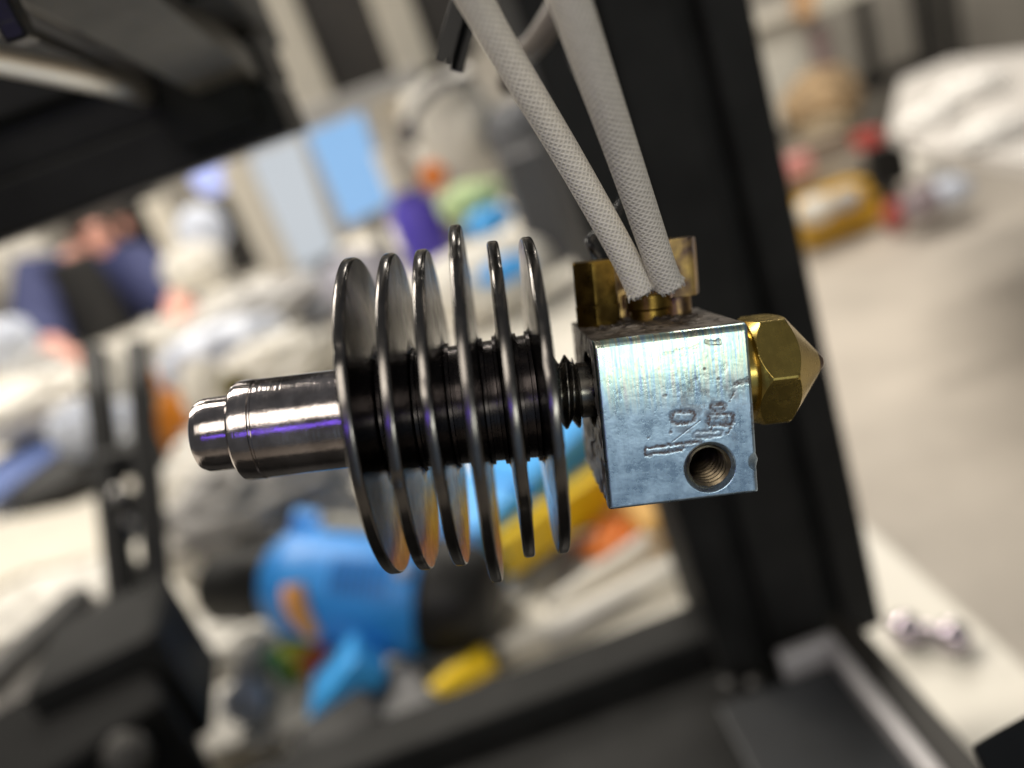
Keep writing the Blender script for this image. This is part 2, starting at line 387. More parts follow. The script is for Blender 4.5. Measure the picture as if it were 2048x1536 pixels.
# --- heat break: threaded length and neck
def helix_surface(x0, x1, rmin, rmax, pitch, n, nx, frame, inside=False):
    th = np.linspace(0, 2 * np.pi, n, endpoint=False); xs = np.linspace(x0, x1, nx)
    ph = (xs[None, :] / pitch + th[:, None] / (2 * np.pi)) % 1.0
    tri = 1 - np.abs(2 * ph - 1); r = rmin + (rmax - rmin) * np.clip(tri * 1.25 - .1, 0, 1)
    P = np.stack([np.broadcast_to(xs, r.shape), np.cos(th)[:, None] * r, np.sin(th)[:, None] * r], 2)
    A = np.array(frame); P = P @ A[:3, :3].T + A[:3, 3]
    m = MB(); m.grid(P, True, True, flip=inside); return m
mb = helix_surface(-3.3, -1.15, 2.35, 3.0, 1.0, 96, 60, AXF); mb.lathe([(-1.15, 2.7), (-1.12, 2.2), (-.95, 2.15), (-.9, 2.25), (1.2, 2.25)], 72, AXF)
mb.build('heat_break', BREAKMET, hot, auto=40)

# --- heater block: front face is a fine relief with the stamped marks
BW, BH, BD = 11.5, 12.96, 14.47
rng = np.random.default_rng(3)
def vnoise(X, Z, f, seed):
    g = np.random.default_rng(seed).random((96, 96)); x, z = X * f, Z * f
    xi, zi = np.floor(x).astype(int), np.floor(z).astype(int); fx, fz = x - xi, z - zi
    fx, fz = fx * fx * (3 - 2 * fx), fz * fz * (3 - 2 * fz)
    G = lambda a, b: g[a % 96, b % 96]
    return (G(xi, zi) * (1 - fx) + G(xi + 1, zi) * fx) * (1 - fz) + (G(xi, zi + 1) * (1 - fx) + G(xi + 1, zi + 1) * fx) * fz
HX, HZ, HR, HI = 7.86, 2.42, 1.98, 1.74
def rrect(X, Z, cx, cz, hx, hz, r, a=0):
    c, s = math.cos(a), math.sin(a); x, z = (X - cx) * c + (Z - cz) * s, -(X - cx) * s + (Z - cz) * c
    qx, qz = np.abs(x) - hx + r, np.abs(z) - hz + r
    return np.hypot(np.maximum(qx, 0), np.maximum(qz, 0)) + np.minimum(np.maximum(qx, qz), 0) - r
def seg(X, Z, ax, az, bx, bz):
    t = np.clip(((X - ax) * (bx - ax) + (Z - az) * (bz - az)) / ((bx - ax) ** 2 + (bz - az) ** 2), 0, 1)
    return np.hypot(X - ax - t * (bx - ax), Z - az - t * (bz - az))
def front_relief(X, Z):
    """depth into the block (mm) and residue 0..1"""
    wob = (vnoise(X, Z, 3.5, 5) - .5) * .18 + (vnoise(X, Z, 9, 6) - .5) * .09
    d = np.zeros_like(X); res = np.zeros_like(X)
    r = .32
    for e, rr in ((X, .28), (BW - X, .34), (Z, .25), (BH - Z, .55)):
        q = np.clip(1 - e / rr, 0, 1); d += rr * (1 - np.sqrt(np.maximum(1 - q * q, 0)))
    d += np.clip(Z - 7.8, 0, 9) ** 2 * .0095                                   # face rolls back towards the top
    base = d.copy()
    rid = sum(a * (1 - 2 * np.abs(vnoise(X, Z, f, 70 + k) - .5)) for k, (f, a) in enumerate(((1.3, .45), (2.9, .3), (6.3, .17), (12, .1))))
    reg = np.clip(1 - np.hypot((X - 7.8) / 4.2, (Z - 9.4) / 3.6), 0, 1)
    d += np.clip(reg * 2, 0, 1) * .06 * np.clip(rid - .55, 0, 1) + (vnoise(X, Z, 1.1, 9) - .5) * .02
    stroke = lambda s, w: np.clip(1 - (np.abs(s) / w) ** 2, 0, 1)
    # stamped "0"
    s0 = rrect(X, Z, 6.12, 6.55, .84, .42, .34, -.08) + wob * .6
    q = stroke(s0, .25); d += .065 * q; res = np.maximum(res, .9 * q)
    # stamped "8": two stacked loops
    for cx, cz, hx, hz in ((8.80, 7.0, .52, .24), (8.95, 6.05, .92, .40)):
        q = stroke(rrect(X, Z, cx, cz, hx, hz, .24, -.10) + wob * .6, .24); d += .06 * q; res = np.maximum(res, .9 * q)
    q = np.clip(-(rrect(X, Z, 8.95, 6.02, .9, .40, .2, -.1) + wob) * 5, 0, 1) * (vnoise(X, Z, 5, 21) > .45); res = np.maximum(res, q * .55)
    # long bar beside the hole
    q = stroke(rrect(X, Z, 4.55, 4.28, 1.42, .26, .12, .03) + wob * .8, .17); d += .07 * q; res = np.maximum(res, .9 * q)
    q = stroke(seg(X, Z, 3.1, 4.2, 6.9, 4.34) + wob * .6, .16); d -= .03 * q; res = np.maximum(res, .35 * q)
    q = stroke(seg(X, Z, 5.9, 4.5, 7.3, 4.55) + wob, .22); d += .05 * q; res = np.maximum(res, .8 * q)
    q = stroke(rrect(X, Z, 7.9, 5.0, 1.05, .22, .2, -.03) + wob, .16); d += .07 * q; res = np.maximum(res, .55 * q)
    # drips, scratch, dark specks
    for a in ((5.15, 5.75, 5.08, 5.5), (9.85, 5.7, 9.45, 5.0), (10.1, 8.0, 9.7, 7.35), (8.35, 5.6, 8.15, 5.3)):
        q = stroke(seg(X, Z, *a) + wob, .13); d += .05 * q; res = np.maximum(res, q * .9)
    q = stroke(seg(X, Z, 5.15, 4.75, 7.4, 6.15), .055); d += .05 * q; res = np.maximum(res, q * .6)
    q = stroke(seg(X, Z, 10.1, 8.5, 11.4, 8.75) + wob * 2, .24); d += .08 * q; res = np.maximum(res, q * .75)
    for sx, sz, sr in ((3.42, 5.25, .11), (9.3, 4.95, .14), (4.9, 8.35, .2), (6.6, 9.6, .10), (7.4, 9.3, .08), (8.0, 10.0, .12), (9.0, 9.1, .1), (6.1, 8.0, .12), (7.8, 8.4, .1)):
        q = stroke(np.hypot(X - sx, Z - sz) + wob, sr); d += .04 * q; res = np.maximum(res, q * .75)
    # dent near the upper edge
    q = stroke(seg(X, Z, 8.35, 11.95, 9.2, 11.85) + wob, .22); d += .10 * q; res = np.maximum(res, q * .45)
    q = stroke(seg(X, Z, 5.0, 11.4, 8.2, 11.75) + wob * 2, .10); d += .03 * q; res = np.maximum(res, q * .12)
    # chipped right edge
    q = np.clip(1 - np.hypot((X - BW) / .75, (Z - 2.45) / .75), 0, 1); d += 1.1 * q
    q = np.clip((X - 11.05) / .45, 0, 1) * np.clip(1 - abs(Z - 1.2) / 1.4, 0, 1); d += .25 * q; res = np.maximum(res, .35 * q)
    q = stroke(seg(X, Z, 11.3, 6.9, 11.4, 5.0) + wob, .14); res = np.maximum(res, q * .55)
    d = base + (d - base) * .22
    # countersunk hole
    rad = np.hypot(X - HX, Z - HZ); c = np.clip((HR + wob * .12 - rad) / (HR - HI), 0, 1.4); d += c * .42; res = np.maximum(res, np.clip(c * 1.5, 0, .38))
    fine = (vnoise(X, Z, 7, 51) * .55 + vnoise(X, Z, 14, 52) * .45)
    res = np.clip(res * (.55 + .8 * np.clip((fine - .28) * 2.2, 0, 1)), 0, 1)
    film = np.clip(1 - np.hypot((X - 8.0) / 3.4, (Z - 6.8) / 3.6), 0, 1)                  # baked-on film round the marks
    blot = vnoise(X, Z, 1.4, 61) * .5 + vnoise(X, Z, 3.7, 62) * .3 + vnoise(X, Z, 9, 63) * .2
    res = np.maximum(res, np.clip((blot - .52) * 2.4, 0, .45) * np.clip(film * 3, 0, 1))
    return d, res
nx, nz = 300, 330
gx, gz = np.linspace(0, BW, nx), np.linspace(0, BH, nz)
X, Z = np.meshgrid(gx, gz, indexing='ij'); D, RES = front_relief(X, Z)
rad = np.hypot(X - HX, Z - HZ)
xs_out = X.copy()
bul = np.clip(1 - np.abs(Z - 2.5) / .55, 0, 1) * np.clip((X - 10.6) / .9, 0, 1); xs_out += .22 * bul     # burr sticking out beside the chip
mb = MB(); V = np.stack([xs_out * MM, D * MM, Z * MM], 2)
mb.v = [tuple(p) for p in V.reshape(-1, 3).tolist()]
keep = rad > HI - .06
for i in range(nx - 1):
    for j in range(nz - 1):
        if keep[i, j] or keep[i + 1, j + 1]:
            a = i * nz + j; mb.f.append((a, a + nz, a + nz + 1, a + 1)); mb.sm.append(True)
block = mb.build('heater_block', BLOCK, hot)
att = block.data.attributes.new('residue', 'FLOAT', 'POINT'); att.data.foreach_set('value', RES.ravel())
# remaining faces follow the rim of the relief
def rim_wall(edge, name, material, extra=None, n_in=24):
    """edge: list of rim points (x,y,z mm); wall runs back to y = BD"""
    E = np.array(edge); ys = np.linspace(0, 1, n_in)
    P = np.zeros((len(E), n_in, 3))
    for k, t in enumerate(ys):
        P[:, k] = E; P[:, k, 1] = E[:, 1] * (1 - t) + BD * t
    if extra is not None: P = extra(P)
    m = MB(); m.grid(P * MM, False, True); return m
def rough_top(P):
    q = vnoise(P[..., 0], P[..., 1], 1.6, 31) * .6 + vnoise(P[..., 0], P[..., 1], 4.5, 32) * .4 - .5
    P[..., 2] += q * .22 * np.clip((P[..., 1] - 1.5) / 2, 0, 1) * np.clip(P[..., 0], 0, 1) * np.clip(BW - P[..., 0], 0, 1); return P
rim_wall(np.stack([xs_out[::3, -1], D[::3, -1], Z[::3, -1]], 1), 'top', BLOCKTOP, rough_top, 90).build('top_face', BLOCKTOP, block)
rim_wall(np.stack([xs_out[::-3, 0], D[::-3, 0], Z[::-3, 0]], 1), 'b', BLOCK).build('bottom_face', BLOCKSIDE, block)
rim_wall(np.stack([xs_out[-1, ::-3], D[-1, ::-3], Z[-1, ::-3]], 1), 'r', BLOCK).build('nozzle_side_face', BLOCKSIDE, block)
# left face with the bore for the heat break
nyy, nzz = 150, 140
yy, zz = np.linspace(0, 1, nyy), np.linspace(0, BH, nzz)
dl = np.interp(zz, gz, D[0]); P = np.zeros((nyy, nzz, 3))
P[..., 1] = dl[None] * (1 - yy[:, None]) + BD * yy[:, None]; P[..., 2] = zz[None]
low = np.clip((2.2 - P[..., 2]) / 2.2, 0, 1) * np.clip((P[..., 1] - 1) / 6, 0, 1)
P[..., 0] = (vnoise(P[..., 1], P[..., 2], 2.2, 41) - .5) * .10 * np.clip(P[..., 1] / 1.0, 0, 1) + .12 * (vnoise(P[..., 1], P[..., 2], 1.0, 43) > .72)
mb = MB(); mb.v = [tuple(p) for p in (P * MM).reshape(-1, 3).tolist()]
rb = np.hypot(P[..., 1] - YA, P[..., 2] - ZA)
for i in range(nyy - 1):
    for j in range(nzz - 1):
        if min(rb[i, j], rb[i + 1, j + 1]) > 3.05:
            a = i * nzz + j; mb.f.append((a, a + 1, a + nzz + 1, a + nzz)); mb.sm.append(True)
mb.build('heat_break_side_face', BLOCKSIDE, block)
mb = MB(); mb.lathe([(0.0, 3.22), (.05, 3.1), (6, 3.0), (6, 0)], 72, AXF); mb.build('heat_break_bore', THREADMET, block, auto=30)
mb = MB(); mb.add([(0, BD * MM, 0), (BW * MM, BD * MM, 0), (BW * MM, BD * MM, BH * MM), (0, BD * MM, BH * MM)], [(3, 2, 1, 0)]); mb.build('back_face', BLOCKSIDE, block)
HF = Matrix.Translation((HX * MM, .0, HZ * MM)) @ Matrix(((0, 1, 0, 0), (1, 0, 0, 0), (0, 0, 1, 0), (0, 0, 0, 1))) @ Matrix.Scale(MM, 4)
mb = helix_surface(.40, 9.0, 1.42, 1.78, .66, 72, 240, HF); mb.lathe([(9.0, 1.5), (9.0, 0)], 40, HF)
mb.build('screw_hole_thread', THREADMET, block)

# --- nozzle: hexagon, chamfers and cone in one turned surface
def hexr(th, r, a0=0): 
    a = (th - a0) % (np.pi / 3) - np.pi / 6; return np.minimum(r * math.cos(math.pi / 6) / np.cos(a), r * .988)
def hex_turned(prof_x, limit, rhex, a0, n=360):
    th = np.linspace(0, 2 * np.pi, n, endpoint=False); xs = np.array(prof_x)
    lim = np.array([limit(x) for x in xs]); H = hexr(th, rhex, a0)
    r = np.minimum(H[:, None], lim[None, :])
    return np.stack([np.broadcast_to(xs, r.shape), -np.cos(th)[:, None] * r, np.sin(th)[:, None] * r], 2)
def noz_lim(x):
    if x < 12.55: return 3.55
    if x < 12.62: return 3.55 + (x - 12.55) / .07 * .55
    return min(4.10 + (x - 12.62) * .85, .38 + (19.02 - x) * 1.16)
px_ = sorted(set(list(np.linspace(11.45, 12.54, 5)) + list(np.linspace(12.55, 13.6, 40)) + list(np.linspace(13.6, 15.4, 10)) + list(np.linspace(15.4, 16.8, 50)) + list(np.linspace(16.8, 19.02, 12))))
P = hex_turned(px_, noz_lim, 4.74, 0.0, 720)
A = np.array(AXF); mb = MB(); mb.grid(P @ A[:3, :3].T + A[:3, 3], True, True, flip=True)
mb.lathe([(19.02, .38), (19.04, .22), (18.6, .2), (18.6, 0)], 40, AXF)
noz = mb.build('nozzle', BRASS, hot, auto=14)
mb = MB(); mb.lathe([(18.42, .38 + .60 * 1.16 + .006), (18.6, .38 + .42 * 1.16 + .014), (18.85, .38 + .17 * 1.16 + .014), (19.03, .39), (19.05, .24)], 48, AXF)
mb.build('burnt_tip', turned_metal('burnt_tip_crust', (.30, .20, .09), .5, 3000, .2, .1, stain=(.09, .05, .04)), noz)

# --- brass hexagon barrels on the top face
def vframe(x, y, z=BH, spin=0):
    return Matrix.Translation((x * MM, y * MM, z * MM)) @ Matrix.Rotation(spin, 4, 'Z') @ Matrix(((0, 1, 0, 0), (0, 0, 1, 0), (1, 0, 0, 0), (0, 0, 0, 1))) @ Matrix.Scale(MM, 4)
def barrel(name, x, y, spin, steps, material, label, chamfer=.12):
    """steps: (z0, z1, corner radius, hex?) above the top face"""
    m = MB()
    for z0, z1, r, hx in steps:
        xs = [z0, z0 + chamfer * .6, z1 - chamfer, z1]
        lim = lambda q: r if z0 + .01 < q < z1 - .01 else r - chamfer
        if hx: P = hex_turned(xs, lambda q: (r - chamfer * 1.3) if q in (z0, z1) else 99, r, 0, 96)
        else:
            th = np.linspace(0, 2 * np.pi, 96, endpoint=False); rr = np.array([r - chamfer, r, r, r - chamfer])
            P = np.stack([np.broadcast_to(np.array(xs), (96, 4)), -np.cos(th)[:, None] * rr, np.sin(th)[:, None] * rr], 2)
        P = np.concatenate([np.stack([np.full((96, 1), z0), np.zeros((96, 1)), np.zeros((96, 1))], 2), P, np.stack([np.full((96, 1), z1), np.zeros((96, 1)), np.zeros((96, 1))], 2)], 1)
        A = np.array(vframe(x, y, BH, spin)); m.grid(P @ A[:3, :3].T + A[:3, 3], True, True, flip=True)
    o = m.build(name, material, hot, auto=20); o['label'] = label; return o
barrel('brass_stud', 2.05, 10.9, .30, ((-.6, 1.75, 2.12, True), (1.75, 5.45, 2.05, True)), BRASS_OLD, 'tarnished brass hexagon stud at the fin end')
barrel('brass_stud', 8.95, 11.6, .12, ((-.6, 1.62, 1.35, False), (1.62, 6.5, 2.25, True)), BRASS_BURNT, 'tall burnt brass stud at the nozzle end')
barrel('brass_screw', 6.5, 11.2, .2, ((-.6, .85, 1.75, False), (.85, 2.15, 2.05, False)), BRASS_OLD, 'low brass screw under the sleeve ends')
mb = MB(); mb.box((3.9 * MM, 12.3 * MM, (BH - .3) * MM), (5.0 * MM, 12.6 * MM, (BH + 4.6) * MM)); mb.build('clamp_tab', BRASS_BURNT, hot)
mb = MB()
for k in range(46):                                       # charred crumbs on the top face
    x, y = random.uniform(.5, 11.2), random.uniform(6.5, 14); s = random.uniform(.08, .30)
    crumple(mb, Vector((x, y, BH + s * .2)) * MM, (s * MM, s * MM, s * .6 * MM), k, .5, 2, 5)
ch = mb.build('charred_crumbs', mat('charred_residue', (.10, .08, .065), .5, .2, var=.5, vscale=900), hot); ch['kind'] = 'stuff'

# ------------------------------------------------------------------ sleeved wires, thin wires, clip
def px_path(lst): return [at(*q) for q in lst]
def sleeve(pts, rads, label, seed):
    m = MB(); C, T = tube(m, px_path(pts), rads, 40, 14, uv=True, cap=True)
    o = m.build('sleeved_wire', BRAID); set_uv(o, m.uv); tag(o, label, 'wire', 'white braided heater wires')
    rnd = random.Random(seed); f = MB(); end, t = C[-1], T[-1]; r = rads[-1]
    a = t.orthogonal().normalized(); b = t.cross(a)
    for k in range(150):
        an = rnd.uniform(0, 2 * math.pi); d = math.cos(an) * a + math.sin(an) * b
        p = end + d * r * rnd.uniform(.55, 1.02) - t * r * .25; q = p + t * r * rnd.uniform(.15, .5) + d * r * rnd.uniform(-.15, .2) + Vector((rnd.uniform(-1, 1), rnd.uniform(-1, 1), rnd.uniform(-1, 1))) * r * .12
        tube(f, [p, (p + q) / 2 + d * r * .05, q], [r * .05, r * .045, r * .02], 5, 2, cap=False)
    fr = f.build('frayed_end', FIBRE, o); fr['kind'] = 'stuff'
    return o
DZ = .0685
sleeve([(903, -80, .0470), (963, 25, .0500), (1037, 150, .0535), (1128, 300, .0575), (1214, 450, .0607), (1257, 530, .0624), (1281, 583, .0634)], [.00112] * 7,
       'white braided sleeve that slants furthest left at the top of the picture', 1)
sleeve([(1111, -80, .0438), (1148, 25, .0463), (1191, 150, .0498), (1243, 300, .0546), (1294, 450, .0594), (1321, 530, .0618), (1337, 569, .0630)], [.00124, .00124, .00124, .00123, .00121, .00119, .00120],
       'white braided sleeve that runs closer to the camera, on the nozzle side', 2)
mb = MB(); tube(mb, px_path([(1186, 516, .0705), (1178, 490, .0700), (1188, 470, .0705), (1240, 400, .0700), (1236, 340, .069), (1205, 265, .068), (1172, 190, .067), (1130, 100, .066), (1110, -40, .064)]), .00022, 10, 8)
tag(mb.build('thin_wire', BLACKWIRE), 'thin black sensor wire rising between the two braided sleeves', 'wire')
mb = MB(); tube(mb, px_path([(1196, 516, .0705), (1182, 497, .0690), (1176, 478, .0695), (1196, 462, .0715), (1232, 430, .072), (1248, 380, .073)]), .00030, 10, 8)
tag(mb.build('thin_wire', BLACKWIRE), 'thin black sensor wire curling up from the tarnished brass stud', 'wire')
mb = MB(); tube(mb, px_path([(1140, -25, .092), (1100, 45, .095), (1068, 90, .10), (1035, 118, .108), (1015, 170, .115)]), .0016, 16, 8)
tag(mb.build('grey_cable', mat('grey_sheath', (.14, .12, .105), .5, var=.2)), 'blurred brown grey cable crossing behind the two braided sleeves', 'cable')
clip = empty('wire_clip', at(905, 70, .074), 'small black plastic clip hanging beside the braided sleeve at the top', 'clip')
def clip_part(name, quad, dep, th):
    m = MB(); f = [at(x, y, dep) for x, y in quad]; b_ = [at(x, y, dep + th) for x, y in quad]; n = len(f)
    m.add(f + b_, [tuple(range(n)), tuple(range(n, 2 * n))[::-1]] + [(i, i + n, (i + 1) % n + n, (i + 1) % n) for i in range(n)])
    o = m.build(name, BLACKPLASTIC, clip, bevel=.00008); o.matrix_parent_inverse = Matrix.Translation(-clip.location); return o
clip_part('jaw', [(905, -10), (941, -10), (918, 70), (902, 132), (893, 130), (895, 118), (888, 127), (869, 119), (884, 62)], .072, .003)
clip_part('jaw', [(940, -10), (968, -10), (944, 80), (926, 145), (901, 140), (915, 80)], .0735, .003)

# ------------------------------------------------------------------ printer frame round the hot end
def ony(px, py, y):
    d = ray(px, py); return CAM + (y - CAM.y) / d.y * d
prn = empty('printer_frame', (.06, .23, BZ), 'black printer frame with thick upright, crossbeam and base plate on the bench', 'printer')
def part(mb, name, m, parent, bevel=0, auto=None, label=None):
    o = mb.build(name, m, parent, bevel=bevel, auto=auto); o.matrix_parent_inverse = Matrix.Translation(-parent.location)
    if label: o['label'] = label
    return o
CY = .212
xl, xr = ony(1335, 980, CY).x, ony(1688, 860, CY).x
mb = MB(); g = .006; xc = (xl + xr) / 2
mb.box((xl, CY, .99), (xc - .016, CY + .045, 1.62)); mb.box((xc - .016, CY + g, .99), (xc - .010, CY + .045, 1.62)); mb.box((xc - .010, CY, .99), (xc + .010, CY + .045, 1.62))
mb.box((xc + .010, CY + g, .99), (xc + .016, CY + .045, 1.62)); mb.box((xc + .016, CY, .99), (xr, CY + .045, 1.62))
part(mb, 'upright', BLACKFRAME, prn, .0012)
# crossbeam upper left
BY = .175
pz0 = ony(280, 378, BY).z; bx1 = ony(565, 225, BY).x
mb = MB(); h = .032
for a, b, y0 in ((0, .011, 0), (.011, .021, .004), (.021, h, 0)): mb.box((-.42, BY + y0, pz0 + a), (bx1, BY + .03, pz0 + b))
part(mb, 'crossbeam', BLACKFRAME, prn, .001)
mb = MB(); mb.box((bx1 - .022, BY - .006, pz0 + .004), (bx1 - .004, BY + .02, pz0 + .05)); part(mb, 'beam_bracket', BLACKFRAME, prn, .001)
# carriage rods and rails that run away from the camera
mb = MB(); tube(mb, [at(-160, 82, .085), at(0, 112, .100), at(180, 152, .125), at(318, 190, .165)], [.0022, .0024, .0026, .0028], 24, 6); part(mb, 'bright_rod', STEELROD, prn)
def rail(p, q, w, h, m, name='rail'):
    mb = MB(); beam_mb(mb, at(*p), at(*q), w, h); return part(mb, name, m, prn, .0004)
rail((-60, -12, .085), (335, 172, .17), .0030, .0018, mat('pale_rail', (.26, .255, .26), .5))
rail((-40, 35, .09), (330, 185, .172), .004, .004, GREYFRAME)
rail((90, -110, .085), (520, 195, .19), .012, .007, mat('worn_rail', (.13, .125, .112), .5, var=.3, vscale=60))
rail((200, -60, .10), (480, 120, .20), .014, .004, BLACKFRAME)
rail((250, -120, .11), (470, 45, .22), .02, .02, BLACKFRAME)
mb = MB(); m = upright(450, 150, .19, .3); mb.box((-.013, -.008, -.007), (.013, .008, .007), m); part(mb, 'rail_block', GREYFRAME, prn, .001)
for q in ((465, 60, .2), (508, 62, .205)):
    mb = MB(); crumple(mb, at(*q), (.0035, .0035, .003), q[0], .05, 1, 12); part(mb, 'bolt_head', RAIL, prn)
mb = MB(); mb.box((-.006, -.002, -.002), (.0012, .002, .004), upright(8, 12, .075, .1)); mb.box((-.001, -.002, -.0035), (.0012, .0018, -.0015), upright(8, 12, .075, .1)); part(mb, 'corner_bracket', BLACKPLASTIC, prn, .0003)
# base plate with its raised rim on the right
BT = 1.0
def topoly(lst, z): return [on(x, y, z) for x, y in lst]
bpz = topoly([(1765, 1272), (1966, 1530)], BT)
bx = (bpz[0].x + bpz[1].x) / 2
mb = MB(); mb.box((-.30, -.13, BZ + .012), (bx - .012, .247, BT - .012)); part(mb, 'base_plate', BLACKFRAME, prn, .002)
mb = MB(); mb.box((-.30, .226, BT - .012), (bx - .012, .247, BT)); part(mb, 'base_rail', BLACKFRAME, prn, .0015)
q0, q1 = on(1775, 1302, BT + .001), on(1960, 1520, BT + .001)
mb = MB(); mb.box((bx - .012, -.13, BZ + .012), (bx, .225, BT - .003)); part(mb, 'side_rail', mat('side_rail_coat', (.035, .032, .028), .5, var=.2), prn, .001)
mb = MB(); mb.box((bx - .0165, -.12, BT - .006), (bx - .0125, .200, BT + .004)); mb.box((bx - .032, .200, BT - .006), (bx - .0125, .2045, BT + .004)); part(mb, 'steel_edging', mat('dull_steel', (.62, .60, .61), .45, .5, var=.15), prn, .0006)
mb = MB(); mb.box((-.035, .05, BT - .010), (.024, .165, BT - .004)); part(mb, 'cover_plate', GREYFRAME, prn, .001)
mb = MB(); mb.box((.026, .04, BT - .010), (bx - .017, .198, BT - .003)); part(mb, 'cover_plate', mat('slate_plate', (.014, .0155, .018), .45, var=.25), prn, .001)
for q in ((1460, 1375), (1510, 1372)):
    p = on(*q, BT - .004); mb = MB(); m, L = frame_x(p, p + Vector((0, 0, .003))); mb.lathe([(0, .0026), (.002, .0026), (.003, .0018), (.003, 0)], 24, m); part(mb, 'bolt_head', GREYFRAME, prn)
for x in (-.28, bx - .03):
    for y in (.10, .23): mb = MB(); m, L = frame_x((x, y, BZ), (x, y, BZ + .014)); mb.lathe([(0, .01), (.014, .011)], 24, m); part(mb, 'foot', BLACKPLASTIC, prn)
mb = MB(); qd = [(1943, 1492), (1990, 1464), (2075, 1418), (2075, 1590), (1990, 1590)]; f_ = [at(x, y, .085) for x, y in qd] + [at(x, y, .095) for x, y in qd]
mb.add(f_, [(0, 1, 2, 3, 4), (9, 8, 7, 6, 5)] + [(i, i + 5, (i + 1) % 5 + 5, (i + 1) % 5) for i in range(5)]); part(mb, 'corner_bracket', BLACKPLASTIC, prn, .0004)

# small shiny part lying on the bench right of the base
spr = on(1870, 1290, BZ); mb = MB()
m, L = frame_x(spr + Vector((-.014, .012, .007)), spr + Vector((.010, -.010, .007)))
mb.lathe([(.0075 - .0075 * math.cos(a), .0075 * math.sin(a)) for a in np.linspace(0, 2.6, 14)] + [(.0262 - .0072 * math.cos(a), .0072 * math.sin(a)) for a in np.linspace(.55, math.pi, 14)], 48, m)
tag(mb.build('metal_fitting', mat('violet_metal', (.50, .44, .50), .05, 1.0), auto=30), 'small shiny violet grey metal fitting on the bench beside the printer base', 'fitting')

# ------------------------------------------------------------------ bench clutter in front of the upright
BLUE = mat('blue_plastic', (.035, .30, .82), .42, var=.08, vscale=30)
BLUE2 = mat('light_blue_plastic', (.06, .40, .90), .4, var=.06)
YEL = mat('yellow_plastic', (.88, .60, .012), .4, var=.06)
ORA = mat('orange_plastic', (.80, .22, .03), .45, var=.08)
TAN = mat('tan_card', (.62, .36, .10), .7, var=.12, vscale=20)
WHT = mat('white_plastic', (.72, .69, .63), .4, var=.06)
PAPER = mat('white_paper', (.76, .73, .67), .7, var=.04)
GREY = mat('mid_grey_plastic', (.16, .155, .15), .5, var=.15)
LGREY = mat('light_grey_plastic', (.42, .41, .40), .5, var=.1)
DARK = mat('charcoal_plastic', (.016, .0155, .015), .5, var=.2, spec=.3)
NAVY = mat('navy_cloth', (.030, .038, .115), .85, var=.2, vscale=60, bump=.3, bscale=300)
SKIN = mat('skin', (.72, .36, .28), .5, var=.08, vscale=30)
GREEN = mat('green_film', (.50, .64, .33), .4, var=.15)
RED = mat('red_plastic', (.50, .07, .06), .4, var=.1)
PINK = mat('pink_card', (.66, .28, .27), .6, var=.1)
PURPLE = mat('purple_plastic', (.105, .075, .56), .35, var=.1)
CREAM = mat('cream_paint', (.60, .56, .48), .6, var=.05)
BAG = mat('white_bag_film', (.70, .67, .61), .35, var=.10, vscale=14, bump=.3, bscale=60)
BAGB = mat('bluish_bag_film', (.58, .62, .72), .35, var=.12, vscale=14, bump=.3, bscale=60)

# blue power tool: barrel from left to right, black collar on the right
t0, t1 = at(566, 1160, .452), at(866, 1188, .432)
tool = empty('power_tool', on(760, 1300, BZ), 'blue power tool with black collar and orange slide switch lying on the bench', 'power tool')
m, L = frame_x(t0, t1); S = lambda px: px / FPX * .44
r = S(122)
def tpart(mb, name, mt, auto=40, label=None): return part(mb, name, mt, tool, auto=auto, label=label)
mb = MB(); mb.lathe([(-.004, 0), (-.004, r * .62), (L * .03, r * .80), (L * .12, r * .95), (L * .3, r), (L * .7, r * 1.0), (L * .98, r * 1.02), (L, r * .98), (L, 0)], 64, m); tpart(mb, 'body', BLUE)
mb = MB(); mb.lathe([(L, 0), (L, r * .92), (L + S(30), r * .95), (L + S(85), r * .86), (L + S(125), r * .62), (L + S(132), r * .45), (L + S(132), 0)], 64, m); tpart(mb, 'collar', DARK)
m2, L2 = frame_x(at(430, 1178, .465), at(560, 1165, .452)); mb = MB(); mb.lathe([(0, 0), (0, S(62)), (L2 * .1, S(72)), (L2, S(74)), (L2, 0)], 48, m2); tpart(mb, 'rear_cap', DARK)
def surf(u, ang, k=1.0):                                     # point on the barrel; ang from the side that faces the camera, upwards
    p = m @ Vector((L * u, 0, 0)); tocam = (CAM - p); ax = (t1 - t0).normalized(); tocam = (tocam - tocam.dot(ax) * ax).normalized(); up = ax.cross(tocam); up = up if up.z > 0 else -up
    return p + r * k * (math.cos(ang) * tocam + math.sin(ang) * up), (math.cos(ang) * tocam + math.sin(ang) * up), ax
for k in range(8):
    u = .50 + k * .048; pts = [surf(u, a, 1.005)[0] for a in np.linspace(.42, -.12, 7)]
    mb = MB(); tube(mb, pts, S(3.6), 8, 3); tpart(mb, 'vent_rib', mat('blue_rib', (.012, .13, .42), .5) if k == 0 else bpy.data.materials['blue_rib'])
pts = [surf(u, a, 1.02)[0] for u, a in ((.27, -.05), (.29, -.25), (.33, -.52), (.40, -.85))]
mb = MB(); tube(mb, pts, [S(20), S(24), S(22), S(13)], 16, 5); tpart(mb, 'slide_switch', mat('switch_orange', (.85, .38, .10), .45))
mb = MB(); p = surf(.13, 1.25, 1.0)[0]; beam_mb(mb, p + Vector((-.006, 0, -.012)), p + Vector((.004, 0, .004)), .012, .014); tpart(mb, 'lug', BLUE)
mb = MB(); crumple(mb, surf(.92, .30, 1.0)[0], (S(16),) * 3, 2, .03, 1, 14); tpart(mb, 'lock_button', LGREY)
mb = MB(); beam_mb(mb, at(742, 1300, .402), at(652, 1412, .408), .034, .022); part(mb, 'handle_foot', BLUE2, tool, .003)
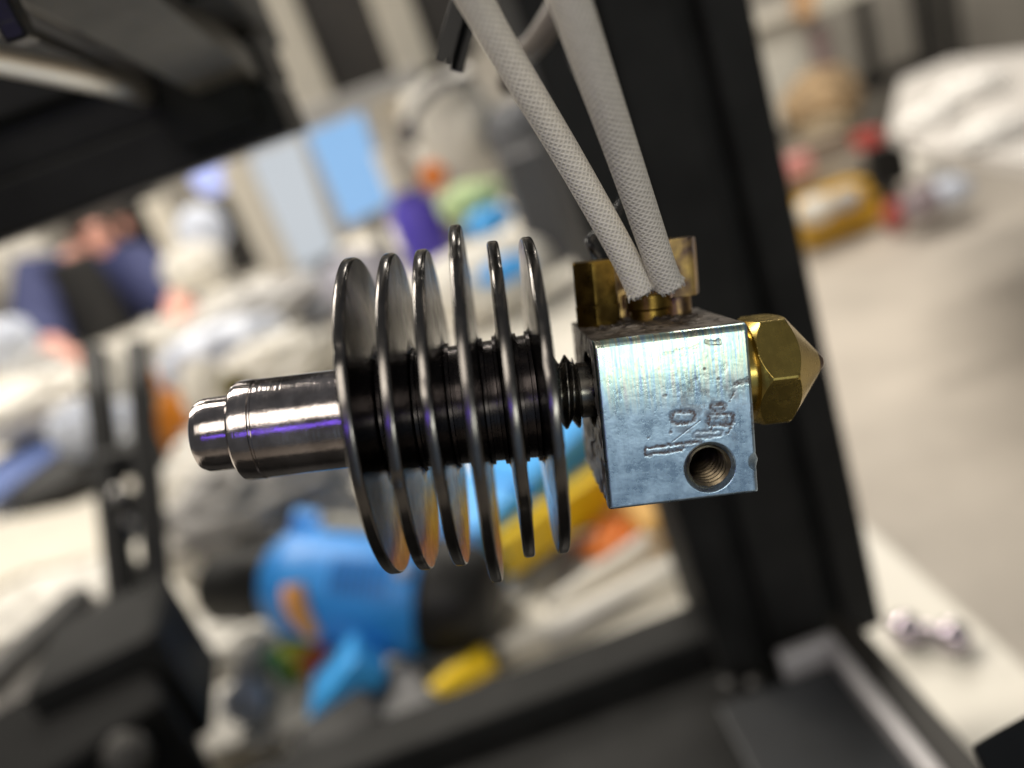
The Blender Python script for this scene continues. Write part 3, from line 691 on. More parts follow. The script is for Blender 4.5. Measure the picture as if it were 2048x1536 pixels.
mb = MB(); mb.lathe([(L * .33, r * 1.0), (L * .36, r * 1.03), (L * .72, r * 1.03), (L * .75, r * 1.0)], 48, m @ Matrix.Rotation(0, 4, 'X')); 
tp_ = [surf(u, 1.15, 1.0)[0] for u in (.32, .75)]; mb = MB(); tube(mb, tp_, S(24), 12, 3); tpart(mb, 'top_grip', mat('grip_grey', (.32, .31, .27), .6))

def thing(name, mb, mt, label, cat, bevel=0, auto=None, group=None):
    return tag(mb.build(name, mt, bevel=bevel, auto=auto), label, cat, group)
# yellow marker with its dark barrel on the bench edge
ym = empty('marker', on(900, 1370, BZ), 'bright yellow capped marker lying across the front edge of the clutter', 'marker')
a, b = at(835, 1408, .385), at(975, 1318, .405); m, L = frame_x(a, b); w = 28 / FPX * .39
mb = MB(); mb.lathe([(0, 0), (0, w * .45), (L * .25, w * .75), (L * .5, w * 1.0), (L, w * 1.05), (L, 0)], 32, m); part(mb, 'cap', YEL, ym, auto=40)
mb = MB(); mb.lathe([(L, 0), (L, w * .5), (L * 1.15, w * .55), (L * 1.2, 0)], 32, m); part(mb, 'barrel', DARK, ym, auto=40)
mb = MB(); mb.box((-.045, -.03, -.02), (.03, .03, .012), upright(770, 1462, .385, .4)); thing('charger_block', mb, GREY, 'dark grey charger block lying left of the yellow marker', 'charger', .006)
mb = MB(); mb.box((-.02, -.015, -.012), (.02, .015, .012), upright(690, 1480, .37, .4)); thing('plug', mb, DARK, 'black plug lying in front of the dark grey charger block', 'plug', .004)
def strap(name, pts, w, th, mt, label, cat):
    mb = MB()
    for p, q in zip(pts[:-1], pts[1:]): beam_mb(mb, at(*p), at(*q), w, th)
    return thing(name, mb, mt, label, cat, .002)
strap('blue_strap', [(925, 1095, .50), (1010, 1010, .52), (1120, 905, .56), (1200, 830, .58)], .062, .046, BLUE2, 'bright blue strap seen between the fins above the power tool', 'strap')
strap('yellow_strap', [(1000, 1112, .475), (1090, 1048, .495), (1190, 980, .52), (1310, 900, .55)], .018, .028, YEL, 'yellow strap running below the blue strap behind the fins', 'strap')
mb = MB(); crumple(mb, at(1268, 1035, .54), (.058, .03, .030), 5, .25); thing('orange_rag', mb, mat('orange_cloth', (.78, .40, .14), .8, var=.25, vscale=25), 'crumpled orange rag below the heater block', 'rag')
mb = MB(); crumple(mb, at(1215, 1082, .50), (.020, .018, .010), 6, .2); thing('orange_bead', mb, ORA, 'small deep orange bead under the orange rag', 'bead')
bx_ = empty('tan_box', at(1335, 1135, .50), 'tan cardboard box standing against the black upright', 'box')
mb = MB(); mb.box((-.014, -.02, -.034), (.022, .02, .046), upright(1340, 1125, .50, .15)); part(mb, 'carton', TAN, bx_, .002)
mb = MB(); mb.box((-.013, -.021, -.008), (.018, -.0202, .008), upright(1338, 1110, .50, .15)); part(mb, 'label_sticker', mat('peach_label', (.75, .50, .22), .6), bx_)
pl = empty('pliers', at(1120, 1180, .47), 'grey pliers lying open on the bench below the orange rag', 'pliers')
for p, q, w_ in (((1178, 1092, .50), (1092, 1265, .45), .013), ((1130, 1095, .50), (1080, 1250, .455), .010)):
    mb = MB(); tube(mb, [at(*p), at((p[0] + q[0]) / 2 + 14, (p[1] + q[1]) / 2, .475), at(*q)], [w_ * .35, w_ * .55, w_ * .4], 12, 6); part(mb, 'handle', GREY, pl)
mb = MB(); tube(mb, [at(1180, 1095, .5), at(1215, 1050, .515)], [.008, .003], 10, 4); part(mb, 'jaw', LGREY, pl)
for k, (x, y, rz, w_, h_) in enumerate(((1160, 1255, .1, .13, .012), (1260, 1215, .2, .10, .010), (1230, 1150, .35, .09, .010))):
    p = on(x, y, BZ); mb = MB(); R = Matrix.Rotation(rz, 4, 'Z'); R.translation = p + Vector((0, 0, .006)); tube(mb, [R @ Vector((-w_ / 2, 0, 0)), R @ Vector((w_ / 2, 0, .004))], h_ / 2, 12, 4)
    thing('cable_tube', mb, (PAPER, LGREY, WHT)[k], ('white plastic tube nearest the black base rail', 'pale grey tube behind the nearest white tube', 'white tube lying beside the pliers handle')[k], 'tube', group='pale tubes on the bench')
for k, (x, y, mt, nm) in enumerate(((575, 1322, mat('green_part', (.04, .20, .05), .4), 'green'), (602, 1308, mat('lime_part', (.42, .42, .02), .4), 'lime yellow'), (632, 1318, mat('rust_part', (.50, .09, .03), .4), 'rust red'))):
    mb = MB(); mb.box((-.009, -.008, -.009), (.009, .008, .009), upright(x, y, .43, .5)); thing('terminal_block', mb, mt, 'small %s terminal block in front of the blue tool' % nm, 'connector', .002, group='coloured terminal blocks')
rng2 = random.Random(4)
for k, (x, y, d, rx, ry, rz, mt, lab) in enumerate((
    (520, 1010, .62, .075, .05, .040, mat('ash_rubber', (.26, .25, .24), .6, var=.15), 'grey rubber pouch behind the rear end of the blue tool'),
    (610, 1080, .60, .05, .04, .03, GREY, 'dark grey folded pouch just above the blue tool'),
    (430, 1100, .62, .03, .03, .045, BAG, 'white plastic bag beside the black rear cap of the tool'),
    (460, 1290, .50, .045, .03, .018, BAG, 'crumpled white film in front of the black rear cap'),
    (560, 1380, .45, .05, .04, .008, PAPER, 'crumpled white tissue lying flat in front of the blue tool'),
    (490, 1400, .42, .012, .01, .010, BAGB, 'small bluish wrapper on the white tissue'),
    (505, 1345, .44, .010, .01, .012, LGREY, 'small grey screw bag in front of the blue tool'),
    (470, 950, .75, .06, .05, .05, BAG, 'white bag under the thin tip of the hot end'),
    (600, 960, .9, .10, .06, .035, LGREY, 'pale grey cloth under the chrome shank'))):
    mb = MB(); crumple(mb, at(x, y, d), (rx, ry, rz), k + 10, .22); thing('bag' if mt in (BAG, BAGB) else 'pouch', mb, mt, lab, 'bag')

# ------------------------------------------------------------------ left: black stand, trays and bags
st = empty('tool_stand', on(290, 1420, BZ), 'black twin post tool stand with clamps at the left of the bench', 'stand')
for p, q, w_ in (((188, 705, .47), (262, 1330, .385), .0155), ((274, 690, .46), (326, 1290, .385), .0140)):
    mb = MB(); tube(mb, [at(*p), at(*q)], w_ * .5, 16, 4); part(mb, 'post', DARK, st)
mb = MB(); beam_mb(mb, at(205, 930, .44), at(320, 905, .44), .018, .018); part(mb, 'clamp_bar', DARK, st, .002)
mb = MB(); beam_mb(mb, at(215, 1035, .43), at(318, 1010, .43), .014, .020); part(mb, 'clamp_bar', DARK, st, .002)
mb = MB(); mb.box((-.030, -.03, -.03), (.028, .03, .03), upright(268, 1350, .37, .2)); part(mb, 'base_block', bpy.data.materials['black_anodised'], st, .004)
mb = MB(); mb.box((-.05, -.04, -.035), (.03, .04, .02), upright(205, 1470, .34, .5)); part(mb, 'base', mat('stand_base', (.006, .006, .006), .7, spec=.1), st, .004)
for q in ((262, 1040, .42), (255, 1075, .42), (285, 1250, .38), (320, 1280, .375), (238, 990, .42), (275, 1330, .37)):
    mb = MB(); crumple(mb, at(*q), (.0055, .0055, .005), q[1], .05, 1, 12); part(mb, 'clamp_screw', RAIL, st)
mb = MB(); tube(mb, [at(250, 1130, .425), at(275, 1225, .41)], .007, 14, 4); part(mb, 'spring_sleeve', WHT, st)
mb = MB(); tube(mb, [at(292, 1130, .425), at(308, 1225, .41)], .006, 14, 4); part(mb, 'spring_sleeve', WHT, st)
def slab_thing(name, quad, z0, z1, mt, label, cat, bevel=.003):
    mb = MB(); poly_prism(mb, [on(x, y, z1) for x, y in quad][::-1], z0, z1); return thing(name, mb, mt, label, cat, bevel)
slab_thing('tray', [(20, 1010), (215, 930), (190, 880), (60, 905)], BZ, BZ + .03, DARK, 'low black tray left of the tool stand', 'tray')
slab_thing('blue_folder', [(-40, 1020), (110, 905), (135, 875), (60, 870), (-60, 950)], BZ + .031, BZ + .035, mat('blue_card', (.09, .14, .34), .5), 'slate blue folder lying on the low black tray', 'folder', .0005)
slab_thing('paper_stack', [(-200, 1250), (60, 1140), (205, 1110), (200, 1000), (-100, 1060)], BZ, BZ + .012, CREAM, 'white paper stack in front of the low black tray', 'paper', .001)
mb = MB(); crumple(mb, at(60, 1250, .55), (.08, .05, .02), 41, .3); thing('bag', mb, BAG, 'crumpled cream bag at the left edge below the paper stack', 'bag')
bar = [((-40, 1390, .42), (165, 1190, .50), .018, mat('gunmetal', (.045, .043, .042), .5), 'dark grey metal bar, upper one of the pair at the lower left'), ((-20, 1470, .38), (235, 1210, .45), .020, mat('taupe_metal', (.085, .078, .072), .45, .3), 'brown grey metal bar between two darker bars at the lower left'), ((20, 1560, .33), (250, 1300, .41), .026, DARK, 'black bar nearest the camera at the lower left')]
for p, q, w_, mt, lab in bar:
    mb = MB(); beam_mb(mb, at(*p), at(*q), w_, .014); thing('metal_bar', mb, mt, lab, 'bar', .002, group='bars at the lower left')
mb = MB(); mb.box((-.012, -.01, -.012), (.012, .01, .012), upright(5, 1515, .34, .4)); thing('orange_block', mb, mat('rust_orange', (.35, .09, .02), .5), 'dull orange block in the lower left corner', 'block', .004)
mb = MB(); crumple(mb, at(255, 1510, .30), (.008, .007, .009), 8, .15); thing('thumb_wheel', mb, mat('dim_grey', (.05, .047, .043), .6), 'dim grey thumb wheel below the tool stand', 'wheel')
for k, (x, y, d, rx, rz, mt, lab) in enumerate((
    (60, 815, 1.2, .10, .04, BAG, 'white plastic bag below the seated person'),
    (170, 860, 1.0, .04, .035, BAGB, 'bluish plastic bag left of the twin posts'),
    (95, 760, 1.5, .05, .05, LGREY, 'grey box wrap beside the white plastic bag'),
    (240, 780, .95, .035, .045, BAG, 'white roll seen between the twin posts'),
    (248, 850, .90, .030, .025, BAGB, 'bluish roll seen low between the twin posts'),
    (425, 800, 1.0, .03, .05, BAG, 'white bag right of the bright orange cap'),
    (440, 690, 1.20, .09, .028, BAGB, 'long bluish white bag above the thin tip'),
    (520, 620, 1.45, .12, .04, LGREY, 'pale grey bag at the foot of the cream post'),
    (560, 720, 1.10, .08, .035, BAG, 'cream white bag directly above the chrome shank'),
    (330, 690, 1.35, .05, .04, BAG, 'small white bag under the reaching hand'),
    (470, 770, .95, .018, .016, mat('olive_part', (.12, .10, .03), .5), 'small olive lump behind the thin tip'),
    (20, 515, 2.75, .12, .13, WHT, 'big white sack at the left edge behind the seated person'),
    (5, 690, 1.8, .07, .05, BAGB, 'bluish bag under the big white sack'))):
    mb = MB(); crumple(mb, at(x, y, d), (rx, rx * .7, rz), k + 60, .25); thing('bag', mb, mt, lab, 'bag')
for k, (x, y, w_, h_, rz, mt, lab) in enumerate((
    (420, 640, .16, .12, .5, PAPER, 'white sheet of paper under the long bluish bag'), (640, 640, .15, .20, -.3, LGREY, 'grey envelope between the laptop and the first fin'),
    (300, 800, .10, .14, .9, mat('pale_blue_card', (.40, .50, .70), .5), 'pale blue card behind the twin posts'), (620, 770, .12, .10, .2, PAPER, 'white sheet of paper above the chrome shank'),
    (440, 860, .09, .13, 1.1, BAGB, 'bluish plastic sheet left of the thin tip'), (880, 1220, .07, .10, .4, PAPER, 'white note under the black collar of the blue tool'),
    (560, 850, .16, .10, -.5, mat('sand_card', (.50, .44, .33), .6), 'sand coloured card under the chrome shank'))):
    p = on(x, y, BZ); R = Matrix.Rotation(rz, 4, 'Z'); R.translation = p; mb = MB(); P = np.zeros((10, 10, 3))
    for i in range(10):
        for j in range(10):
            u, v = i / 9 - .5, j / 9 - .5; P[i, j] = R @ Vector((u * w_, v * h_, .006 + .025 * (noise.noise(Vector((u * 3 + k, v * 3, k))) + .4) * (.4 + abs(u) + abs(v))))
    mb.grid(P); o = thing('sheet', mb, mt, lab, 'sheet', group='sheets on the bench'); md = o.modifiers.new('t', 'SOLIDIFY'); md.thickness = .0012
for k, (pts, r_, mt, lab) in enumerate((
    ([(690, 690), (600, 660), (520, 590), (430, 560)], .006, GREY, 'grey cable winding behind the first fin'), ([(400, 940), (350, 800), (420, 740), (560, 690)], .005, mat('brown_cable', (.22, .15, .07), .5), 'brown cable curling round the thin tip'),
    ([(690, 1120), (620, 1040), (480, 1060), (380, 1190)], .004, DARK, 'black cable behind the blue tool'), ([(960, 1290), (1040, 1190), (1110, 1120), (1200, 1090)], .0025, LGREY, 'thin grey cable beside the pliers'))):
    mb = MB(); tube(mb, [on(x, y, BZ) + Vector((0, 0, r_ + .008)) for x, y in pts], r_, 10, 8); thing('cable', mb, mt, lab, 'cable', group='cables on the bench')
def bottle(name, base, h, r, mt, capm, label, cap_h=.22):
    o = empty(name, base, label, 'bottle'); m, _ = frame_x(base, base + Vector((0, 0, 1)))
    mb = MB(); mb.lathe([(0, 0), (0, r * .9), (h * .02, r), (h * (.86 - cap_h), r), (h * (.95 - cap_h), r * .6), (h * (1 - cap_h), r * .55)], 32, m); part(mb, 'body', mt, o)
    mb = MB(); mb.lathe([(h * (1 - cap_h), r * .7), (h, r * .7), (h, 0)], 32, m); part(mb, 'cap', capm, o, auto=40); return o
p = on(352, 892, BZ); bottle('orange_bottle', p, .105, .034, mat('orange_bottle_body', (.80, .27, .01), .4), mat('orange_bottle_cap', (.80, .27, .01), .4), 'bright orange bottle right of the twin posts', .2)
p = on(880, 560, BZ); bottle('purple_bottle', p, .25, .046, PURPLE, WHT, 'purple bottle with white cap standing behind the fins', .30)

# ------------------------------------------------------------------ far end of the bench: screens, boxes, seated person
def quad_box(name, quad, y, th, mt, label, cat, parent=None):
    """upright slab whose front lies in the world plane y = const"""
    mb = MB(); f = [ony(x, yy, y) for x, yy in quad]; n = len(f); b_ = [v + Vector((0, th, 0)) for v in f]
    mb.add(f + b_, [tuple(range(n))[::-1], tuple(range(n, 2 * n))] + [(i, (i + 1) % n, (i + 1) % n + n, i + n) for i in range(n)])
    if parent is not None: return part(mb, name, mt, parent, .002)
    return thing(name, mb, mt, label, cat, .003)
def monitor(quad, y, scr, label, leg_px):
    c = ony(sum(q[0] for q in quad) / 4, sum(q[1] for q in quad) / 4, y); o = empty('monitor', (c.x, c.y, BZ), label, 'monitor')
    quad_box('screen', quad, y, .012, scr, None, None, o)
    cx, cy = sum(q[0] for q in quad) / 4, sum(q[1] for q in quad) / 4
    big = [(cx + (x - cx) * 1.10, cy + (yy - cy) * 1.07) for x, yy in quad]; quad_box('bezel', big, y + .008, .02, LGREY, None, None, o)
    mb = MB(); mb.box((c.x - .015, y + .03, BZ + .012), (c.x + .015, y + .05, c.z)); part(mb, 'stand', GREY, o)
    mb = MB(); mb.box((c.x - .07, y - .02, BZ), (c.x + .07, y + .12, BZ + .012)); part(mb, 'foot', GREY, o)
SCR1 = mat('blue_screen', (.02, .03, .05), .3, emit=(.34, .62, 1.0), estr=.80)
SCR2 = mat('white_screen', (.05, .05, .05), .3, emit=(.72, .78, .84), estr=.72)
monitor([(612, 268), (722, 224), (782, 405), (690, 452)], 1.75, SCR1, 'monitor with a plain light blue screen behind the fins', 0)
monitor([(500, 312), (598, 274), (672, 500), (570, 548)], 1.95, SCR2, 'monitor with a pale white screen left of the blue one', 0)
slab_thing('laptop', [(600, 640), (690, 600), (740, 560), (690, 500), (580, 545)], BZ, BZ + .02, mat('grey_blue_case', (.24, .27, .32), .5), 'grey blue closed laptop in front of the pale white screen', 'laptop')
def post(px0, py0, px1, py1, y, w, mt, label, cat='post'):
    a, b = ony(px0, py0, y), ony(px1, py1, y); mb = MB(); mb.box((a.x - w / 2, y, min(a.z, b.z)), (a.x + w / 2, y + w * .6, max(a.z, b.z))); return thing(cat, mb, mt, label, cat, .004)
post(462, 330, 640, 690, 1.55, .055, CREAM, 'wide cream post rising left of the pale white screen')
post(300, 400, 370, 545, 2.2, .060, CREAM, 'narrow cream post beside the head of the seated person')
mb = MB(); crumple(mb, at(420, 352, 1.7), (.040, .040, .040), 1, .04, 1, 16)
thing('desk_lamp', mb, mat('lamp_glow', (.2, .2, .3), .4, emit=(.42, .52, 1.0), estr=.95), 'glowing bluish round lamp below the black crossbeam', 'lamp')
mb = MB(); crumple(mb, at(405, 462, 1.9), (.060, .05, .060), 70, .12); thing('bag', mb, BAGB, 'round bluish grey bag between the two cream posts', 'bag')
mb = MB(); crumple(mb, at(390, 535, 1.8), (.070, .05, .050), 71, .2); thing('bag', mb, BAG, 'beige white bag under the round bluish grey bag', 'bag')
mb = MB(); mb.box((-.055, -.03, -.11), (.055, .03, .11), upright(470, 470, 2.3, 0)); thing('dark_case', mb, DARK, 'dark case behind the round bluish grey bag', 'case', .01)
mb = MB(); mb.box((-.09, -.03, -.16), (.09, .03, .16), upright(300, 480, 2.75, 0)); thing('dark_case', mb, DARK, 'dark cabinet behind the head of the seated person', 'case', .01)
sk = empty('cloth_bag', on(905, 470, BZ), 'large white cloth bag with a dark strap behind the purple bottle', 'bag')
mb = MB(); crumple(mb, at(905, 265, 1.45), (.085, .06, .135), 80, .12, 1.6); part(mb, 'bag_body', WHT, sk)
mb = MB(); tube(mb, [at(812, 265, 1.33), at(835, 215, 1.33), at(880, 170, 1.34), at(945, 150, 1.36)], .008, 10, 6); part(mb, 'strap', mat('strap_navy', (.02, .022, .05), .6), sk)
mb = MB(); crumple(mb, at(818, 266, 1.32), (.016, .014, .020), 4, .05); part(mb, 'buckle', bpy.data.materials['strap_navy'], sk)
mb = MB(); crumple(mb, at(800, 190, 1.6), (.05, .04, .09), 83, .2); thing('bag', mb, mat('beige_film', (.42, .37, .29), .5, var=.2), 'beige film bag left of the large white cloth bag', 'bag')
mb = MB(); crumple(mb, at(866, 352, 1.25), (.022, .02, .022), 3, .06); thing('orange_ball', mb, ORA, 'small orange ball in front of the white cloth bag', 'ball')
mb = MB(); crumple(mb, at(940, 402, 1.15), (.045, .03, .024), 84, .22); thing('bag', mb, GREEN, 'pale green snack bag right of the purple bottle', 'bag')
mb = MB(); crumple(mb, at(978, 442, 1.10), (.034, .02, .018), 85, .15); thing('blue_packet', mb, BLUE2, 'bright blue packet under the pale green bag', 'packet')
mb = MB(); crumple(mb, at(905, 470, 1.45), (.06, .04, .035), 86, .15); thing('bag', mb, mat('taupe_film', (.30, .27, .23), .5, var=.2), 'taupe bag between the purple bottle and the blue packet', 'bag')
mb = MB(); crumple(mb, at(1010, 540, 1.0), (.035, .02, .014), 88, .2); thing('blue_packet', mb, BLUE2, 'light blue packet seen between the last two fins', 'packet')
quad_box('grey_case', [(1000, 322), (1150, 262), (1215, 480), (1085, 560)], 1.05, .08, mat('grey_case_paint', (.085, .085, .092), .5, var=.1), 'dark grey metal case to the left of the black upright', 'case')
mb = MB(); crumple(mb, at(1035, 262, 1.4), (.055, .04, .05), 90, .15); thing('grey_bag', mb, mat('slate_film', (.12, .125, .14), .5, var=.2), 'slate grey bag on top of the dark grey case', 'bag')
mb = MB(); crumple(mb, at(960, 560, 1.05), (.10, .05, .05), 91, .1); thing('white_box', mb, PAPER, 'bright white parcel seen through the middle fins', 'parcel')
mb = MB(); crumple(mb, at(720, 560, 1.35), (.06, .05, .05), 92, .2); thing('bag', mb, mat('lilac_film', (.44, .43, .50), .4, var=.15), 'lilac grey bag behind the first fin', 'bag')
# cream uprights over a dark cupboard, grey shelf rail under them
cb = empty('cupboard', ony(700, 150, 1.25), 'dark cupboard with two cream uprights behind the black crossbeam', 'cupboard')
quad_box('dark_panel', [(300, 30), (900, -230), (960, 110), (430, 330)], 1.30, .03, mat('dark_panel_paint', (.028, .024, .021), .6, var=.2), None, None, cb)
def cpost(px, py0, py1, w):
    a, b = ony(px, py0, 1.25), ony(px + .43 * (py1 - py0), py1, 1.25); mb = MB(); mb.box((a.x - w / 2, 1.25, b.z), (a.x + w / 2, 1.285, a.z)); part(mb, 'upright', CREAM, cb, .003)
cpost(528, -40, 215, .060); cpost(765, -40, 140, .058)
a, b = ony(560, 258, 1.22), ony(838, 140, 1.22); mb = MB(); mb.box((a.x, 1.20, a.z - .012), (b.x, 1.25, a.z + .014)); part(mb, 'shelf_rail', LGREY, cb, .003)

# seated person in navy, leaning over the far end of the bench
def skin_mesh(name, joints, edges, mt, parent=None, sub=2):
    """joints: {key: (Vector, radius)}; first key is the root"""
    keys = list(joints); me = bpy.data.meshes.new(name)
    me.from_pydata([tuple(joints[k][0]) for k in keys], [(keys.index(a), keys.index(b)) for a, b in edges], []); me.materials.append(mt)
    o = bpy.data.objects.new(name, me); COL.objects.link(o)
    sk = o.modifiers.new('skin', 'SKIN'); sk.use_smooth_shade = True
    if not me.skin_vertices: raise RuntimeError('no skin layer')
    for i, k in enumerate(keys):
        r = joints[k][1]; me.skin_vertices[0].data[i].radius = (r, r) if not isinstance(r, tuple) else r
        me.skin_vertices[0].data[i].use_root = (i == 0)
    sd = o.modifiers.new('sub', 'SUBSURF'); sd.levels = sub; sd.render_levels = sub
    if parent is not None: o.parent = parent
    return o
hd = at(196, 470, 2.42); sL, sR = at(78, 560, 2.45), at(272, 540, 2.45)        # shoulders as seen left / right
nk = (sL + sR) / 2 + Vector((0, 0, .02)); toc = Vector((.25, -.95, 0)).normalized()
hL, hR = on(128, 712, BZ + .03), on(352, 622, BZ + .03)
hL = hL + (CAM - hL).normalized() * .05
pelv = nk + Vector((0, .10, -.52)); chest = nk + Vector((0, .05, -.16)); belly = nk + Vector((0, .08, -.34))
eL = (sL + hL) / 2 + Vector((-.06, 0, -.05)); eR = (sR + hR) / 2 + Vector((.05, 0, -.05))
J = {'pelvis': (pelv, .14), 'belly': (belly, .13), 'chest': (chest, .14), 'base': (nk, .075), 'neck': (nk + (hd - nk) * .42, .050),
     'jaw': (hd + Vector((0, -.015, -.06)), .058), 'face': (hd, .078), 'crown': (hd + Vector((0, .01, .065)), .066), 'top': (hd + Vector((0, .01, .10)), .035),
     'nose': (hd + toc * .084 + Vector((0, 0, -.012)), .010),
     'sL': (sL, .060), 'eL': (eL, .046), 'wL': (hL + (eL - hL).normalized() * .05, .030), 'sR': (sR, .060), 'eR': (eR, .046), 'wR': (hR + (eR - hR).normalized() * .05, .030),
     'pL': (hL, .036), 'pR': (hR, .036)}
E_ = [('pelvis', 'belly'), ('belly', 'chest'), ('chest', 'base'), ('base', 'neck'), ('neck', 'jaw'), ('jaw', 'face'), ('face', 'crown'), ('crown', 'top'), ('face', 'nose'),
      ('base', 'sL'), ('sL', 'eL'), ('eL', 'wL'), ('wL', 'pL'), ('base', 'sR'), ('sR', 'eR'), ('eR', 'wR'), ('wR', 'pR')]
side = Vector((1, 0, 0))
for s, hp, e in (('L', hL, eL), ('R', hR, eR)):
    fwd = (hp - e).normalized(); lat = fwd.cross(Vector((0, 0, 1))).normalized()
    for k, (off, ln) in enumerate(((-.027, .062), (-.009, .075), (.009, .072), (.027, .056))):
        a_ = hp + fwd * .040 + lat * off; b_ = a_ + fwd * ln * .55 + Vector((0, 0, .004)); c_ = b_ + fwd * ln * .4 + Vector((0, 0, -.018))
        J['%sf%da' % (s, k)] = (a_, .010); J['%sf%db' % (s, k)] = (b_, .009); J['%sf%dc' % (s, k)] = (c_, .007)
        E_ += [('p' + s, '%sf%da' % (s, k)), ('%sf%da' % (s, k), '%sf%db' % (s, k)), ('%sf%db' % (s, k), '%sf%dc' % (s, k))]
    a_ = hp + lat * (.045 if s == 'L' else -.045) + fwd * .01; J[s + 'ta'] = (a_, .011); J[s + 'tb'] = (a_ + fwd * .035 + lat * (.012 if s == 'L' else -.012), .009); E_ += [('p' + s, s + 'ta'), (s + 'ta', s + 'tb')]
person = skin_mesh('person', J, E_, SKIN); tag(person, 'person in a navy shirt and black apron leaning over the far bench', 'person')
JS = {'pelvis': (pelv, .17), 'belly': (belly, .155), 'chest': (chest, .165), 'base': (nk + Vector((0, .02, .0)), .115), 'sL': (sL, .100), 'eL': (eL, .078), 'fL': ((eL * .45 + hL * .55), .056), 'sR': (sR, .100), 'eR': (eR, .074), 'fR': ((eR * .6 + hR * .4), .056)}
skin_mesh('navy_shirt', JS, [('pelvis', 'belly'), ('belly', 'chest'), ('chest', 'base'), ('base', 'sL'), ('sL', 'eL'), ('eL', 'fL'), ('base', 'sR'), ('sR', 'eR'), ('eR', 'fR')], NAVY, person)
mb = MB(); ap = nk + toc * .155; nu_, nv_ = 12, 16; P = np.zeros((nu_, nv_, 3))
for i in range(nu_):
    for j in range(nv_):
        u, v = i / (nu_ - 1) - .5, j / (nv_ - 1); w_ = .075 + .04 * v
        P[i, j] = ap + Vector((toc.y * -1, toc.x, 0)).normalized() * (u * w_ * 1.6) + Vector((0, 0, .05 - .47 * v)) - toc * (u * u * .12) + toc * .02
mb.grid(P); o = mb.build('apron', mat('black_apron', (.012, .012, .012), .8), person); md = o.modifiers.new('t', 'SOLIDIFY'); md.thickness = .01
mb = MB(); crumple(mb, hd + Vector((0, .022, .045)), (.086, .090, .085), 9, .06, 2, 18); mb.build('hair', mat('dark_hair', (.03, .02, .015), .6), person)
for s in (-1, 1):
    mb = MB(); crumple(mb, hd + Vector((s * .082, .01, -.005)), (.012, .02, .03), 3, .05, 1, 10); mb.build('ear', SKIN, person)
    mb = MB(); crumple(mb, hd + toc * .072 + Vector((s * .028, -.004, .012)), (.010, .006, .006), 3, .02, 1, 8); mb.build('eye', DARK, person)
mb = MB(); crumple(mb, hd + toc * .070 + Vector((0, 0, -.048)), (.022, .008, .007), 3, .03, 1, 8); mb.build('mouth', mat('lips', (.45, .14, .12), .5), person)

# ------------------------------------------------------------------ right: far side of the room
tb = empty('side_table', on(1990, 300, .75), 'white topped side table at the right edge of the picture', 'table')
q = [(1778, 262), (1850, 292), (2060, 318), (2400, 330), (2400, 60), (1900, 118), (1800, 160)]
mb = MB(); poly_prism(mb, [on(x, y, .75) for x, y in q][::-1], .715, .75); part(mb, 'tabletop', mat('glossy_white', (.66, .63, .60), .22, var=.05), tb, .004)
pa = on(1800, 255, .75); pb = on(2300, 300, .75)
for p in (on(2350, 250, .75), pb): mb = MB(); mb.box((p.x + .03, p.y + .03, 0), (p.x + .08, p.y + .08, .715)); part(mb, 'leg', DARK, tb)
mb = MB(); mb.box((pa.x + .02, pa.y + .02, .60), (pb.x, pa.y + .05, .715)); part(mb, 'apron', DARK, tb)  # dark strip standing in for the shadow under the tabletop
for k, (x, y, d, s, lab) in enumerate(((1940, 200, 1.9, .06, 'crumpled white cloth, largest one on the side table'), (1865, 250, 1.85, .045, 'white wad near the left end of the side table'), (1990, 285, 1.6, .045, 'white wad at the near edge of the side table'))):
    mb = MB(); crumple(mb, on(x, y, .75) + Vector((0, 0, s * .4)), (s * 1.6, s, s * .6), k + 100, .2); thing('white_cloth', mb, mat('bright_cloth', (.82, .80, .77), .4) if k == 0 else bpy.data.materials['bright_cloth'], lab, 'cloth')
Yc = 3.75
cart = empty('storage_cart', ony(1680, 360, Yc), 'grey storage cart carrying red and white boxes right of the upright', 'cart')
quad_box('shelf', [(1560, 372), (1775, 288), (1785, 318), (1570, 402)], Yc, .35, mat('cart_light', (.42, .39, .34), .5), None, None, cart)
quad_box('lower_panel', [(1572, 404), (1785, 320), (1815, 420), (1600, 500)], Yc + .05, .3, mat('cart_dark', (.055, .052, .05), .5), None, None, cart)
quad_box('upper_panel', [(1545, 318), (1700, 262), (1712, 300), (1555, 360)], Yc + .06, .25, mat('cart_taupe', (.25, .21, .17), .5), None, None, cart)
def far_crumple(name, px, py, y, rx, rz, mt, lab, cat, seed, amp=.15):
    mb = MB(); crumple(mb, ony(px, py, y), (rx, rx * .7, rz), seed, amp); return thing(name, mb, mt, lab, cat)
mb = MB(); c = ony(1735, 278, Yc - .05); mb.box((c.x - .055, c.y - .05, c.z - .035), (c.x + .055, c.y + .05, c.z + .035)); thing('red_box', mb, RED, 'bright red box on the right end of the storage cart', 'box', .008)
mb = MB(); c = ony(1592, 330, Yc - .05); mb.box((c.x - .07, c.y - .05, c.z - .045), (c.x + .06, c.y + .05, c.z + .045)); thing('pink_box', mb, PINK, 'pink box on the left end of the storage cart', 'box', .008)
bn = empty('yellow_bin', ony(1680, 440, Yc - .25), 'yellow storage bin on the floor below the cart', 'bin')
quad_box('bin_wall', [(1590, 418), (1750, 360), (1770, 440), (1618, 496)], Yc - .25, .22, mat('bin_yellow', (.62, .36, .03), .5), None, None, bn)
far_crumple('bag', 1632, 418, Yc - .32, .085, .06, WHT, 'white bag bulging over the yellow bin', 'bag', 110)
far_crumple('bag', 1690, 398, Yc - .32, .07, .045, LGREY, 'pale grey bag beside the white bag in the yellow bin', 'bag', 111)
